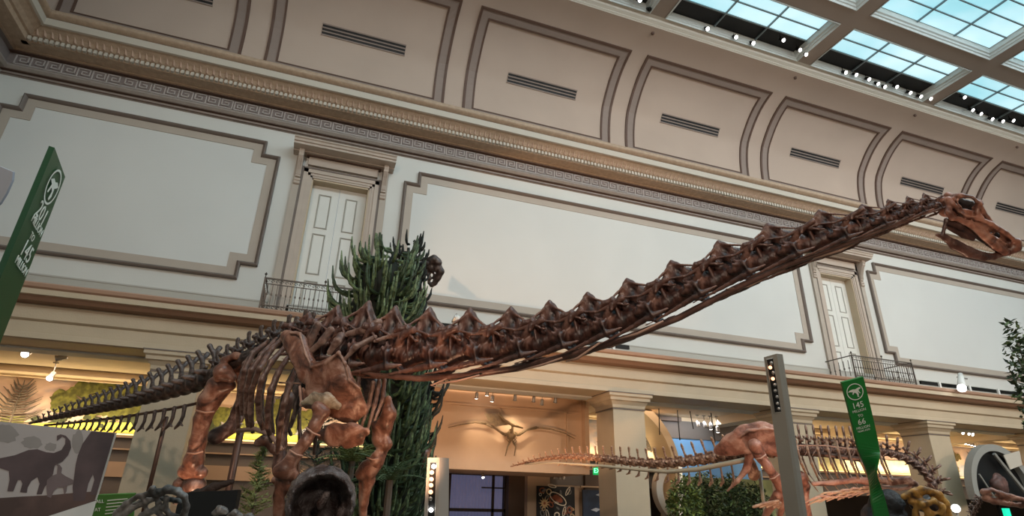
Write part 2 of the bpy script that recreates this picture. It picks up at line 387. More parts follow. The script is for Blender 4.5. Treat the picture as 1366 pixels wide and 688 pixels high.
# ---- doors, hoods, railings
def upper_door(c,di,rl):
    root=thing('door_%d'%di,None,None,(c,D,5.8),kind='structure')
    # casing
    mb=MB()
    for s in (-1,1):
        for a,b,h in ((.84,.90,.03),(.90,.98,.05),(.98,1.1,.08)):
            x0,x1=sorted((c+s*a,c+s*b)); mb.box(x0,x1,D-h,D+.02,5.8,10.35+ (a-.84) + .02+(b-a))
    for a,b,h in ((0,.06,.03),(.06,.14,.05),(.14,.26,.08)): mb.box(c-.84-b,c+.84+b,D-h,D+.02,10.35+a,10.35+b)
    mb.build('casing',m_case,root)
    mb=MB()
    for s in (-1,1):
        x0,x1=sorted((c+s*1.1,c+s*1.17)); mb.box(x0,x1,D-.06,D,5.8,10.68)
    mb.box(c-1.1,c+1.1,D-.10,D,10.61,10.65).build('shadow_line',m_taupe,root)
    mb=MB()
    for s in (-1,1):
        x0,x1=sorted((c+s*1.17,c+s*1.36)); mb.box(x0,x1,D-.09,D,5.8,10.95)
    mb.build('side_pilaster',m_tan,root)
    MB().box(c-1.02,c+1.02,D-.13,D,10.72,10.98).build('frieze_block',m_case,root)
    MB().extr([(D,11.02),(D-.3,11.02),(D-.3,11.05),(D-.62,11.07),(D-.62,11.14),(D-.66,11.15),(D-.68,11.21),(D-.72,11.24),(D-.72,11.27),(D,11.33)],c-1.48,c+1.48,close=True).build('hood',m_case,root)
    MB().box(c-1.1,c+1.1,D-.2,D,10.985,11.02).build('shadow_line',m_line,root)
    for s in (-1,1):
        x=c+s*1.24; mb=MB()
        mb.prism([(0,11.05),(-.38,11.05),(-.36,10.85),(-.22,10.7),(-.14,10.45),(-.13,10.25),(0,10.2)],lambda p,t:(x-.07+.14*t,D-.02+p[0],p[1]))
        for q in (-.05,.0,.05): mb.prism([(-.36,11.0),(-.385,10.95),(-.25,10.68),(-.16,10.45),(-.15,10.3),(-.12,10.3),(-.2,10.7)],lambda p,t:(x+q-.012+.024*t,D-.02+p[0]-.01,p[1]))
        for zz in (10.16,10.06): mb.tube([(x-.08,D-.1,zz),(x+.08,D-.1,zz)],.055,10)
        mb.build('scroll_bracket',m_case,root)
    MB().box(c-.84,c+.84,D,D+.35,10.3,10.35).box(c-.84,c-.80,D,D+.35,5.8,10.35).box(c+.8,c+.84,D,D+.35,5.8,10.35).build('reveal',m_stone,root)
    for s in (-1,1):
        x0,x1=sorted((c+s*.005,c+s*.8)); mb=MB(); mb.box(x0,x1,D+.32,D+.36,5.8,10.32)
        leaf=mb.build('door_leaf',m_door,root)
        for z0,z1 in ((8.9,10.02),(7.45,8.72),(6.1,7.25)):
            p0,p1=x0+.2 if s>0 else x0+.22,x1-.24 if s>0 else x1-.2
            mb=MB(); poly=[(p0,z0),(p0,z1),(p1,z1),(p1,z0)]
            ringmesh(mb,poly,[(0,0),(.0,.02),(.02,.03),(.045,.005)],0,D+.32)
            mb.build('panel_moulding',m_base,leaf)
    # balcony railing
    r=thing('balcony_railing','wrought iron balcony railing in front of the %s balcony door'%rl,'railing',(c,15,5.85),'balcony railings')
    xa,xb=c-1.45,c+1.45; yf=14.85; z0,z1=5.85,6.68
    def rail(name,mbq): return mbq.build(name,m_iron,r)
    rail('top_rail',MB().box(xa,xb,yf-.025,yf+.025,z1-.03,z1).box(xa-.0,xa+.03,yf,D,z1-.03,z1).box(xb-.03,xb,yf,D,z1-.03,z1))
    rail('middle_rail',MB().box(xa,xb,yf-.012,yf+.012,z1-.17,z1-.15))
    rail('bottom_rail',MB().box(xa,xb,yf-.015,yf+.015,z0+.1,z0+.12).box(xa,xb,yf-.015,yf+.015,z0,z0+.025))
    bal=MB().box(-.008,.008,-.008,.008,.12,.68).box(-.02,.02,-.02,.02,.38,.42).build('baluster',m_iron); bme=bal.data; bpy.data.objects.remove(bal)
    n=24
    for i in range(n+1): link(bme,'baluster',r,(xa+.1+(xb-xa-.2)*i/n,yf,z0))
    for i in range(5):
        link(bme,'baluster',r,(xa+.01,yf+.2*(i+1),z0)); link(bme,'baluster',r,(xb-.01,yf+.2*(i+1),z0))
    # scroll bands
    mb=MB(); 
    for zc in (z1-.09,z0+.06):
        x=xa+.08
        while x<xb-.05:
            mb.tube([(x+.045*math.cos(t)*(1-t/9),yf,zc+.045*math.sin(t)*(1-t/9)) for t in [q*.9 for q in range(7)]],.009,4); x+=.11
    tag(mb.build('scroll_band',m_iron,r),kind='stuff')
    for x in (xa,xb,c): rail('finial',MB().tube([(x,yf,z1),(x,yf,z1+.05),(x,yf,z1+.09),(x,yf,z1+.13)],[.012,.012,.035,.01],8))
    for x in (xa,xb): rail('corner_panel',MB().box(x-.02,x+.02,yf-.02,yf+.02,z0,z1))
upper_door(0.04,1,'left'); upper_door(19.45,2,'right')
# ---- ledge entablature over the gallery
ENT=[(D,5.8),(14.62,5.8),(14.58,5.74),(14.62,5.66),(14.7,5.62),(14.72,5.54),(14.74,5.50)]
ti=40
def ent(prof,name,m): struct(MB().extr(prof,X0-.5,X1).build(name,m))
ent([(D,5.80),(14.60,5.80),(14.57,5.77),(14.60,5.70),(14.66,5.66)],'trim_41',mat('ledge_rose','#b08d76',.6,0,.05,1))
ent([(14.66,5.66),(14.64,5.66),(14.64,5.54),(14.68,5.53)],'trim_42',m_stone)
ent([(14.68,5.53),(14.74,5.50),(14.80,5.44),(15.05,5.42)],'trim_43',mat('ledge_under','#96745e',.6))
ent([(15.05,5.42),(15.02,5.36),(14.99,5.34),(14.99,5.08),(15.03,5.05)],'trim_44',m_stone)
ent([(15.03,5.05),(15.06,5.04),(15.07,4.79),(15.04,4.78),(15.03,4.66),(15.1,4.64),(16.1,4.64),(16.1,5.8)],'trim_45',m_stone)
# ---- piers
def pier(xc,i,w=1.04):
    root=thing('trim_%d'%(50+i),None,None,(xc,15.6,0),kind='structure')
    h=w/2
    MB().box(xc-h,xc+h,15.1,15.1+w,0,4.2).build('shaft',m_stone,root)
    MB().box(xc-h-.02,xc+h+.02,15.08,15.12+w,4.17,4.2).build('necking_line',m_taupe,root)
    mb=MB(); rings=[]
    for t,z in ((0,4.2),(.02,4.22),(.03,4.3),(.10,4.4),(.14,4.42),(.15,4.5),(.2,4.54),(.2,4.62)):
        rings.append([(xc-h-t,15.1-t,z),(xc+h+t,15.1-t,z),(xc+h+t,15.1+w+t,z),(xc-h-t,15.1+w+t,z)])
    mb.add([v for r in rings for v in r],[(a*4+b,a*4+(b+1)%4,(a+1)*4+(b+1)%4,(a+1)*4+b) for a in range(len(rings)-1) for b in range(4)])
    mb.build('capital',m_stone,root)
    MB().box(xc-h-.22,xc+h+.22,15.06-.18,15.3+w,4.62,4.645).build('shadow_line',m_taupe,root)
PX=[-9.3,-2.9,2.6,9.0,15.35,21.75,28.2]
for i,x in enumerate(PX): pier(x,i)
# ================================================================ gallery behind the piers
m_gceil=mat('gallery_ceiling','#d9c3a4',.8,0,.05,1)
m_gwall=mat('gallery_wall','#b49c84',.8,0,.05,1)
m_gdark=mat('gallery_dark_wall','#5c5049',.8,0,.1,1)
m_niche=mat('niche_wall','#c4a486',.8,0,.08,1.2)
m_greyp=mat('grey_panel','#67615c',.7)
m_glow=mat('lit_strip','#fff2c0',.5,emit='#ffe98a',estr=1.6)
def mural_mat():
    m=bpy.data.materials.new('mural_sky_print'); m.use_nodes=True; nt=m.node_tree; b=nt.nodes['Principled BSDF']; b.inputs['Roughness'].default_value=.8
    tc=nt.nodes.new('ShaderNodeTexCoord'); mp=nt.nodes.new('ShaderNodeMapping'); mp.inputs['Scale'].default_value=(.45,1,.9)
    n=nt.nodes.new('ShaderNodeTexNoise'); n.inputs['Scale'].default_value=1.3; n.inputs['Detail'].default_value=5
    nt.links.new(tc.outputs['Object'],mp.inputs[0]); nt.links.new(mp.outputs[0],n.inputs['Vector'])
    r=nt.nodes.new('ShaderNodeValToRGB'); e=r.color_ramp.elements
    e[0].position=.40; e[0].color=(*lin('#8f8f98'),1); e[1].position=.62; e[1].color=(*lin('#e6c9b0'),1)
    x=e.new(.5); x.color=(*lin('#c9ab9a'),1)
    nt.links.new(n.outputs['Fac'],r.inputs[0]); nt.links.new(r.outputs[0],b.inputs['Base Color'])
    return m
m_mural=mural_mat()
GX0,GX1=-10.5,46
struct(MB().box(GX0,GX1,16.1,24,4.8,5.0).build('trim_60',m_gceil))          # gallery ceiling
mb=MB()
for x in PX: mb.box(x-.35,x+.35,16.1,20.6,4.5,4.8)
mb.box(GX0,GX1,16.1,16.35,4.66,4.8)
struct(mb.build('trim_61',m_gceil))
struct(MB().box(GX0,GX1,19.5,20.1,4.62,4.8).box(GX0,GX1,19.98,20.1,4.56,4.64).build('trim_62',m_gceil))
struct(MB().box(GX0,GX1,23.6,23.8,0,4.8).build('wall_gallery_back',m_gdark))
struct(MB().box(X0-1.6,X0-1.4,15,24,0,5).build('wall_gallery_left',m_gwall))
# mural band on the upper back wall, lit from a ledge below
def onY(px,Y): return [tuple(PY(u,v,Y)) for u,v in px]
def flat(name,px,Y,m,parent=None,t=.03):
    pts=onY(px,Y); k=len(pts)
    vs=[(x,y,z) for x,y,z in pts]+[(x,y+t,z) for x,y,z in pts]
    return MB().add(vs,[tuple(range(k)),tuple(range(k,2*k))[::-1]]+[(i,(i+1)%k,k+(i+1)%k,k+i) for i in range(k)]).build(name,m,parent)
mur=thing('painted_backdrop','long painted backdrop of pink evening sky and trees above the gallery cases','mural',(10,20.3,3.2))
MB().box(-10.3,44,20.3,20.34,3.2,4.7).build('sky_print',m_mural,mur)
m_leafl=mat('print_leaf_light','#7a7a34',.8,0,.6,7)
m_leafd=mat('print_leaf_dark','#434a2c',.8,0,.5,9)
m_print_y=mat('print_yellow_green','#e6dc58',.7,0,.25,5)
m_bright=mat('print_bright_meadow','#e6e3c0',.7,0,.2,3)
m_twig=mat('print_twig','#5e5348',.8)
def blob(cx,cz,rx,rz,n=22,rough=.25,seed=0):
    R=random.Random(seed); return [(cx+rx*math.cos(2*math.pi*i/n)*(1+R.uniform(-rough,rough)),cz+rz*math.sin(2*math.pi*i/n)*(1+R.uniform(-rough,rough))) for i in range(n)]
def crown(x,z,rx,rz,m,seed,name='printed_tree',Y=20.28,n=44):
    R=random.Random(seed); mb=MB()
    for i in range(n):
        a=R.uniform(0,6.28); q=math.sqrt(R.random()); r=R.uniform(.25,.42)*min(rx,rz)*1.2
        p=blob(x+rx*q*math.cos(a),z+rz*q*math.sin(a),r,r*.8,12,.3,seed*50+i)
        y=Y-.0005*i
        mb.add([(a_,y,min(4.68,max(3.21,c_))) for a_,c_ in p],[tuple(range(len(p)))])
    return mb.build(name,m,mur)
def pxX(u,v,Y): p=PY(u,v,Y); return p.x,p.z
x,z=pxX(120,545,20.25); crown(x+.35,z+.25,1.4,.5,m_leafl,3)
x,z=pxX(160,530,20.25); crown(x,z,.9,.45,m_leafl,4)
x,z=pxX(100,560,20.25); crown(x,z-.1,1.0,.22,m_leafd,5)
x,z=pxX(230,560,20.25); crown(x,z,1.6,.5,m_leafd,15)
x,z=pxX(350,560,20.25); crown(x,z,1.4,.6,m_leafl,16)
x,z=pxX(776,585,20.25); crown(x-.2,z,.32,.5,mat('print_fir','#3e6a3a',.8,0,.4,8),6)
x,z=pxX(1262,612,20.25); crown(x,z,1.05,.55,mat('print_oak','#7d6a34',.8,0,.5,6),7)
x,z=pxX(1110,632,20.25); crown(x,z,1.3,.12,mat('print_lawn','#9fc25a',.8),17)
# yellow-green foot of the print
def band(u0,v0,u1,v1,h,m,name='printed_meadow'):
    a=PY(u0,v0,20.26); b=PY(u1,v1,20.26)
    a.z=max(a.z,3.21); b.z=max(b.z,3.21); MB().add([(a.x,20.26,a.z),(b.x,20.26,b.z),(b.x,20.26,b.z+h),(a.x,20.26,a.z+h*.4)],[(0,1,2,3)]).build(name,m,mur)
band(40,571,184,584,.32,m_print_y); band(0,562,30,567,.3,m_leafl); band(184,584,400,600,.2,m_print_y)
# printed bare twig trees
def twigs(u,v,s,seed):
    R=random.Random(seed); mb=MB(); x,z=pxX(u,v,20.25)
    mb.tube([(x,20.25,z-.6*s),(x,20.25,z+.6*s)],[.035,.01],5)
    for i in range(16):
        t=i/16; zz=z-.5*s+t*1.0*s
        for d in (-1,1):
            L=s*(.75-.55*t)*R.uniform(.7,1.1)
            mb.tube([(x,20.25,zz),(x+d*L*.5,20.25,zz+.04*s),(x+d*L,20.25,zz+.22*s)],[.018,.02,.008],4)
    mb.build('printed_twig_tree',m_twig,mur)
twigs(22,538,1.1,1); twigs(812,585,.75,2); twigs(868,590,.6,3)
# three painted flying reptiles
for u,v in ((1292,606),(1301,610),(1318,604)):
    x,z=pxX(u,v,20.25)
    MB().add([(x-.12,20.25,z+.16),(x,20.25,z+.03),(x+.02,20.25,z-.18),(x+.09,20.25,z-.02),(x+.16,20.25,z-.1),(x+.03,20.25,z+.08)],[(0,1,2,3,4,5)]).build('printed_flyer',m_twig,mur)
x,z=pxX(1150,625,20.25); MB().box(x-3.2,x+3.6,20.27,20.29,3.21,3.75).build('printed_bright_meadow',m_bright,mur)
lg=thing('lit_ledge','glowing pale yellow ledge under the painted backdrop','light ledge',(10,20,3.1))
MB().box(GX0,4,19.9,20.3,3.05,3.12).box(8.5,44,19.9,20.3,3.05,3.12).build('shelf',m_gwall,lg)
MB().box(GX0,4,20.02,20.25,3.12,3.17).box(8.5,44,20.02,20.25,3.12,3.17).build('light_strip',m_glow,lg)
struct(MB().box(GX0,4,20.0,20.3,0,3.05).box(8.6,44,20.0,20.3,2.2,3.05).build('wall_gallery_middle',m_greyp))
struct(MB().box(GX0,4,19.9,20.0,2.72,2.76).box(GX0,4,19.93,20.0,2.0,2.4).box(8.6,44,19.9,20.0,2.75,2.79).build('trim_63',m_gwall))
# gallery lights
for x in (-6.2,-.2,5.8,12.2,18.5,25,31.5):
    light('AREA','gallery_downlight',(x,18.2,4.74),(70 if x<0 else 50),WARM2,(x,18.2,0),3.5,1.6)
    light('AREA','cove_uplight',(x,19.95,3.25),48,(1,.8,.5),(x,20.6,6),4.5,.12)
# ---------------------------------------------------------------- flying reptile niche
nx0,nx1=3.0,8.66
struct(MB().box(nx0,nx1,17.45,17.7,2.6,4.75).box(nx0-.1,nx1+.12,17.3,20.2,2.45,2.66).box(nx1-.05,nx1+.1,17.2,20.0,2.66,4.7).build('wall_niche',m_niche))
struct(MB().box(nx0,8.2,17.36,17.46,2.62,2.74).box(nx0,8.5,17.38,17.46,4.3,4.36).box(8.05,8.12,17.38,17.46,2.74,4.32).build('trim_64',m_niche))
m_fly=mat('pale_bone','#8d7453',.55,0,.4,9,.4,30)
fly=thing('flying_reptile_skeleton','flying reptile skeleton with outstretched wings mounted on the tan niche wall','skeleton',PY(682,575,17.3))
def fp(u,v,dy=0): return PY(u,v,17.22-dy)
def ftube(name,px,rad,dy=0,n=7): return MB().tube([fp(u,v,dy) for u,v in px],rad,n).build(name,m_fly,fly,True)
for name,px,rad in (('wing_finger',[(648,565),(634,563),(615,566),(598,570)],[.035,.025,.02,.012]),('forearm',[(672,579),(660,571),(648,565)],[.045,.03,.045]),
    ('upper_arm',[(680,577),(673,580)],[.04,.05]),('upper_arm',[(686,577),(692,580)],[.04,.05]),('forearm',[(692,580),(703,573),(716,570)],[.045,.03,.045]),
    ('wing_finger',[(716,570),(735,572),(752,577),(767,585)],[.035,.025,.02,.012]),('leg',[(681,588),(677,596),(674,608)],[.03,.025,.012]),('leg',[(684,588),(688,596),(686,608)],[.03,.025,.012])):
    ftube(name,px,rad)
ftube('breastbone',[(682,572),(682,580),(682,588)],[.05,.16,.05])
ftube('neck',[(682,577),(684,569),(681,564)],[.045,.04,.05],.12)
ftube('beak',[(665,549),(672,560),(684,566),(697,571)],[.015,.04,.06,.02],.3)
ftube('lower_beak',[(681,566),(690,568),(698,571)],[.03,.03,.015],.36)
MB().prism([(646,551),(652,562),(662,569),(680,566),(672,560),(664,552)],lambda p,t:tuple(fp(p[0],p[1],.2+.02*t))).build('head_crest',m_fly,fly)
for i in range(6): ftube('rib',[(679+i%2*6,574+i*2),(676+i%2*13,578+i*2),(680+i%2*5,583+i*2)],.014,.05,5)
light('SPOT','niche_spot',PY(690,545,16.7),60,(1,.8,.55),PY(683,580,17.4),.05,None,80,.9)
light('SPOT','niche_spot',PY(640,545,16.7),30,(1,.8,.55),PY(645,590,17.4),.05,None,90,.9)
# ---------------------------------------------------------------- track spotlights in the gallery
def spot_fix(loc,aim,lab,group,m=m_clear,s=1,lit=True,arm=.16,drop=(0,0,1)):
    loc=Vector(loc); root=thing('track_spotlight',lab,'spotlight',loc,group)
    d=(Vector(aim)-loc).normalized()
    MB().tube([loc-d*.10*s,loc-d*.09*s,loc+d*.06*s,loc+d*.1*s],[.03*s,.055*s,.06*s,.075*s],12).build('lamp_head',m,root,True)
    if lit: MB().tube([loc+d*.09*s,loc+d*.11*s],[.062*s,.062*s],12).build('lens',m_lens,root)
    MB().tube([loc-d*.05*s,loc-d*.05*s+Vector(drop)*arm*.6,loc+Vector(drop)*arm],.012*s,6).box(loc.x-.06,loc.x+.06,loc.y-.025,loc.y+.025,loc.z+arm*drop[2]-.02,loc.z+arm*drop[2]+.01).build('bracket',m,root)
    return root
# two rows of spots: left bay, niche, right bay
def gspot(u,v,Y,lab,grp,lit=True,aim=(0,-.5,-1),s=1.2):
    p=PY(u,v,Y); return spot_fix(p,p+Vector(aim),lab,grp,m_clear,s,lit,max(.1,4.78-p.z))
gspot(37,470,17.0,'round lit spotlight under the gallery ceiling, nearest the left green blade','gallery spotlights',True,(0,-1,-.6),1.3)
gspot(82,477,17.2,'unlit spotlight tilted left under the gallery ceiling above the painted sky','gallery spotlights',False,(-1,-.2,-.4))
gspot(69,501,18.6,'lit spotlight hanging in front of the pink cloud of the backdrop','gallery spotlights',True,(0,-.8,-.8))
for i,(u,v) in enumerate(((636,527),(650,523),(657,531),(687,530),(712,532),(723,536),(741,533))):
    gspot(u,v,16.8,'small spotlight above the flying reptile niche, %s'%['first from the left','second from the left','third from the left','middle one of the row','third from the right','second from the right','last beside the pier'][i],'niche spotlights',i in(0,1,2),(.1,.6,-1),.9)
for i,(u,v) in enumerate(((931,565),(940,566),(948,568),(957,572))):
    gspot(u,v,18.6,'small spotlight on the track over the dark arch, %s'%['leftmost','second','third','rightmost'][i],'arch spotlights',i>1,(.3,.3,-1),1.1)
for i,(u,v) in enumerate(((1281,576),(1289,577),(1294,578))):
    gspot(u,v,17.5,'spotlight of the cluster right of the fifth pier, %s'%['left','middle','right'][i],'cluster spotlights',True,(0,-1,-.5),1.1)
for i in range(6):
    gspot(1287+i*4,590+i*1.0,19.2,'tiny lamp in the far row above the painted flyers, %s'%['leftmost','second from the left','third from the left','fourth from the left','second from the right','rightmost'][i],'far row lamps',True,(0,-.3,-1),.7)
for i,(u,v) in enumerate(((740,635),(746,636),(752,636))):
    gspot(u,v,19.5,'dim spotlight below the niche, %s of three'%['left','middle','right'][i],'low spotlights',False,(0,0,-1),.9)
gspot(644,634,18.5,'tiny lit lamp above the lilac curtain window','low spotlights',True,(0,-.6,-1),.7)
# ---------------------------------------------------------------- room below the niche: curtain window and posters
m_curt=mat('lilac_curtain','#8384a8',.8,0,.12,2,emit='#8384a8',estr=.22)  # faint emission stands in for daylight behind the cloth
m_frame=mat('window_frame_dark','#3b3431',.6)
win=thing('window_20',None,None,PY(640,660,22),kind='structure')
a=PY(590,632,22); b=PY(673,634,22)
mb=MB(); n=90
pts=[(a.x+(b.x-a.x)*i/n,22.15+.035*math.sin(i*1.35)) for i in range(n+1)]
mb.add([(x,y,0.2) for x,y in pts]+[(x,y,a.z+.05) for x,y in pts],[(i,i+1,n+2+i,n+1+i) for i in range(n)])
mb.build('curtain',m_curt,win,True)
for u in (600,658,674):
    q=PY(u,640,22); MB().box(q.x-.045,q.x+.045,21.95,22.02,0,a.z+.08).build('mullion',m_frame,win)
MB().box(a.x-.3,b.x+.1,21.95,22.02,1.25,1.36).box(a.x-.3,b.x+.1,21.95,22.02,a.z,a.z+.1).build('transom',m_frame,win)
q=PY(673,638,22)
MB().box(q.x-.9,q.x,21.95,22.0,2.05,2.1).build('transom',m_frame,win)
struct(MB().box(b.x+.05,b.x+1.6,21.6,22.2,0,2.7).build('trim_65',m_gdark))
# fossil print poster
po=thing('fossil_poster','square black poster crowded with coloured sea shell and coral pictures','poster',PY(741,688,20))
c0=PY(716,647,20); c1=PY(766,650,20); zt=(c0.z+c1.z)/2; zb=.5
struct(MB().box(PY(702,650,20.15).x,PY(780,650,20.15).x,20.03,20.3,0,2.45).build('trim_66',m_gwall))
MB().box(c0.x,c1.x,19.97,20.03,zb,zt).build('board',m_black,po)
pal=[mat('print_sand','#c9a878',.6),mat('print_rust','#8f4a2c',.6),mat('print_ivory','#ddd2bd',.6),mat('print_smoke','#6f6a66',.6)]
R=random.Random(4)
def ring2(mb,x,z,rx,rz,w,rot,y,mi,n=18):
    vs=[]
    for k in (1,0):
        for i in range(n):
            t=2*math.pi*i/n; ex,ez=(rx-w*(1-k)),(rz-w*(1-k)); a_,b_=ex*math.cos(t),ez*math.sin(t)
            vs.append((x+a_*math.cos(rot)-b_*math.sin(rot),y,z+a_*math.sin(rot)+b_*math.cos(rot)))
    mb.add(vs,[(i,(i+1)%n,n+(i+1)%n,n+i) for i in range(n)],mi)
def star2(mb,x,z,r,y,mi,n=11):
    vs=[]
    for i in range(2*n):
        t=math.pi*i/n; q=r if i%2 else r*.45; vs.append((x+q*math.cos(t),y,z+q*math.sin(t)))
    mb.add(vs,[tuple(range(2*n))],mi)
w_=c1.x-c0.x
def pp(u,v): q=PY(u,v,19.96); return q.x,q.z
mb=MB(); y=19.965
for i in range(46):
    x=R.uniform(c0.x+.1,c1.x-.1); z=R.uniform(zb+.1,zt-.1); r=R.uniform(.05,.12)
    ring2(mb,x,z,r,r*R.uniform(.4,1),r*.35,R.uniform(0,3),y-.0005*i,R.choice([0,2,3,3,1]))
x,z=pp(744,665); ring2(mb,x,z,.36,.17,.035,-.5,y-.03,2); ring2(mb,x,z,.2,.1,.1,-.5,y-.032,1)
x,z=pp(726,671); star2(mb,x,z,.22,y-.034,0); star2(mb,x,z,.07,y-.036,1,6)
for (u,v) in ((736,648),(757,655),(752,682),(730,686)): x,z=pp(u,v); ring2(mb,x,z,.17,.06,.03,R.uniform(0,3),y-.035,2)
tag(mb.build('printed_fossils',pal,po),kind='stuff')
# blue poster
pb=thing('blue_poster','dark blue undersea poster beside the fossil poster under the exit sign','poster',PY(796,688,20))
struct(MB().box(PY(780,640,19.9).x,PY(833,640,19.9).x,19.85,20.2,0,2.62).build('trim_67',m_gdark))
d0=PY(777,653,19.8); d1=PY(832,657,19.8)
MB().box(d0.x,d1.x,19.78,19.85,.4,d0.z).build('board',mat('poster_blue','#22344f',.5,0,.4,3),pb)
for u,v,s in ((800,660,.16),(803,672,.12),(795,680,.2),(806,666,.08)):
    q=PY(u,v,19.76); MB().add([(q.x-s,19.765,q.z),(q.x,19.765,q.z+s*.35),(q.x+s,19.765,q.z+.03),(q.x+.1*s,19.765,q.z-s*.3)],[(0,1,2,3)]).build('printed_swimmer',mat('print_foam','#b9c2cc',.6),pb)
q=PY(812,668,19.76); MB().box(q.x,q.x+.3,19.75,19.78,q.z-.5,q.z+.1).build('printed_rock',pal[1],pb)
MB().box(d0.x-.1,d1.x+.1,19.7,19.78,d0.z+.08,d0.z+.13).build('lintel',m_gwall,pb)
# exit sign
def text(name,body,size,mtx,m,parent=None,ext=.004,align='CENTER'):
    c=bpy.data.curves.new(name,'FONT'); c.body=body; c.size=size; c.extrude=ext; c.align_x=align; c.align_y='CENTER'; c.resolution_u=2
    o=bpy.data.objects.new(name,c); COL.objects.link(o); dg=bpy.context.evaluated_depsgraph_get()
    me=bpy.data.meshes.new_from_object(o.evaluated_get(dg)); bpy.data.objects.remove(o)
    me.materials.clear(); me.materials.append(m)
    r=bpy.data.objects.new(name,me); COL.objects.link(r); r.matrix_basis=mtx
    if parent is not None: setpar(r,parent)
    return r
ex=thing('exit_sign','small green lit exit sign hanging left of the third pier','sign',PY(799,628,17.5))
q=PY(799,628,17.5); MB().box(q.x-.2,q.x+.2,17.48,17.54,q.z-.12,q.z+.12).build('sign_box',mat('exit_green_dark','#0c5a30',.5,emit='#0fa552',estr=.9),ex)
text('exit_letters','EXIT',.2,Matrix.Translation((q.x,17.465,q.z))@Matrix.Rotation(math.pi/2,4,'X'),mat('exit_letter','#7dffb0',.5,emit='#7dffb0',estr=2.2),ex)
MB().tube([(q.x,17.5,q.z+.12),(q.x,17.5,4.7)],.012,6).build('hanger',m_dark,ex)
# ---------------------------------------------------------------- arch bay right of the third pier
m_arch=mat('arch_cream','#c2ad8e',.7); m_archg=mat('arch_grey','#8b8a84',.6)
m_blue=mat('blue_backdrop','#6fa6dc',.7,0,.2,1)
def arch_ring(cx,cz,r0,r1,y0,y1,a0,a1,m,name,parent=None,n=28):
    mb=MB(); vs=[]
    for i in range(n+1):
        t=a0+(a1-a0)*i/n; c,s=math.cos(t),math.sin(t)
        vs+=[(cx+r0*c,y0,cz+r0*s),(cx+r1*c,y0,cz+r1*s),(cx+r1*c,y1,cz+r1*s),(cx+r0*c,y1,cz+r0*s)]
    fs=[(i*4+j,i*4+(j+1)%4,(i+1)*4+(j+1)%4,(i+1)*4+j) for i in range(n) for j in range(4)]+[(0,1,2,3),(n*4,n*4+1,n*4+2,n*4+3)]
    return mb.add(vs,fs).build(name,m,parent)
av=thing('curved_archway','tan curved archway wall right of the third pier','archway',(11,18.5,0))
q=PY(893,600,18.4); r_=2.6
arch_ring(q.x-r_+.35,q.z-.75,r_-.28,r_,18.3,19.4,0,math.pi*.6,m_arch,'arch_band',av)
MB().box(q.x+.1,q.x+.38,18.3,19.4,0,q.z-.7).build('arch_leg',m_arch,av)
light('AREA','backdrop_light',(14.2,18.6,4.6),24,(.85,.92,1),(14.2,19.5,3.6),2.6,.3)
bd=thing('blue_backdrop','blue lit backdrop panel behind the second skeleton\'s tail','backdrop',(13,19.5,0))
e0=PY(885,583,19.45); e1=PY(985,597,19.45)
MB().box(e0.x,e1.x+1,19.46,19.5,1.5,e0.z).build('panel',m_blue,bd)
MB().box(e0.x-1.5,e1.x+1.4,19.42,19.48,e0.z,e0.z+.65).build('top_panel',m_greyp,bd)
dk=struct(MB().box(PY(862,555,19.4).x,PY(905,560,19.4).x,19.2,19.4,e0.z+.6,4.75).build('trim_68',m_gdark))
mb=MB()
for u0,u1,v0,v1 in ((879,880,548,580),(903,907,540,587),(947,954,542,590),(921,925,552,572)):
    a=PY(u0,v0,18.0); b=PY(u1,v1,18.0); a=b+(a-b)*((4.8-b.z)/(a.z-b.z)); tag(MB().tube([a,b],.018,6).build('hanging_rod',m_dark),'thin dark rod hanging from the gallery ceiling, %s of four'%{879:'leftmost',903:'second',921:'shortest',947:'rightmost'}[u0],'rod','hanging rods by the arch')
# plants behind tail
m_lf=[mat('leaf_a','#55693a',.6,0,.3,6),mat('leaf_b','#7c8c42',.6,0,.3,6),mat('leaf_c','#2f4228',.6,0,.3,6)]
def leafy(name,lab,cat,base,h,r,n,seed,ms=(0,2),group=None,lean=0):
    R=random.Random(seed); root=thing(name,lab,cat,base,group); B=Vector(base)
    MB().tube([B,B+Vector((lean*.3,0,h*.5)),B+Vector((lean,0,h*.92))],[.05,.04,.015],7).build('trunk',m_twig,root,True)
    for mi in ms:
        mb=MB()
        for i in range(n):
            while True:
                p=Vector((R.uniform(-1,1),R.uniform(-1,1),R.uniform(-1,1)))
                if p.length<1: break
            c=B+Vector((lean+p.x*r,p.y*r*.6,h*.62+p.z*h*.42)); s=R.uniform(.035,.07)
            d=Vector((R.uniform(-1,1),R.uniform(-1,1),R.uniform(-.8,.6))).normalized(); e=d.cross(Vector((R.uniform(-1,1),R.uniform(-1,1),1))).normalized()
            mb.add([c-d*s*1.6,c+e*s*.6,c+d*s*1.6,c-e*s*.6],[(0,1,2,3)])
        tag(mb.build('foliage',m_lf[mi],root),kind='stuff')
    for i in range(7):
        a=R.uniform(0,6.28); z0=h*R.uniform(.3,.8); MB().tube([B+Vector((lean*z0/h,0,z0)),B+Vector((lean*z0/h+math.cos(a)*r*.7,math.sin(a)*r*.4,z0+h*.18))],[.02,.006],5).build('branch',m_twig,root)
for i,(u,h,r,ms,lab) in enumerate(((915,2.5,.75,(0,1),'leafy young tree with yellow green leaves left of the tree row under the second tail'),(945,2.7,.85,(2,0),'dark leafy tree in the middle under the second skeleton\'s tail'),(978,2.6,.8,(0,2),'leafy tree beneath the second skeleton\'s hip bone'),(1010,2.4,.7,(2,0),'dark tree behind the thigh bone of the second skeleton'))):
    Yt=17.1+1.15*(i%2); q=PY(u,680,Yt); leafy('leafy_tree',lab,'tree',(q.x,Yt,0),h,r*.9,900,20+i,ms,'trees under the second tail')
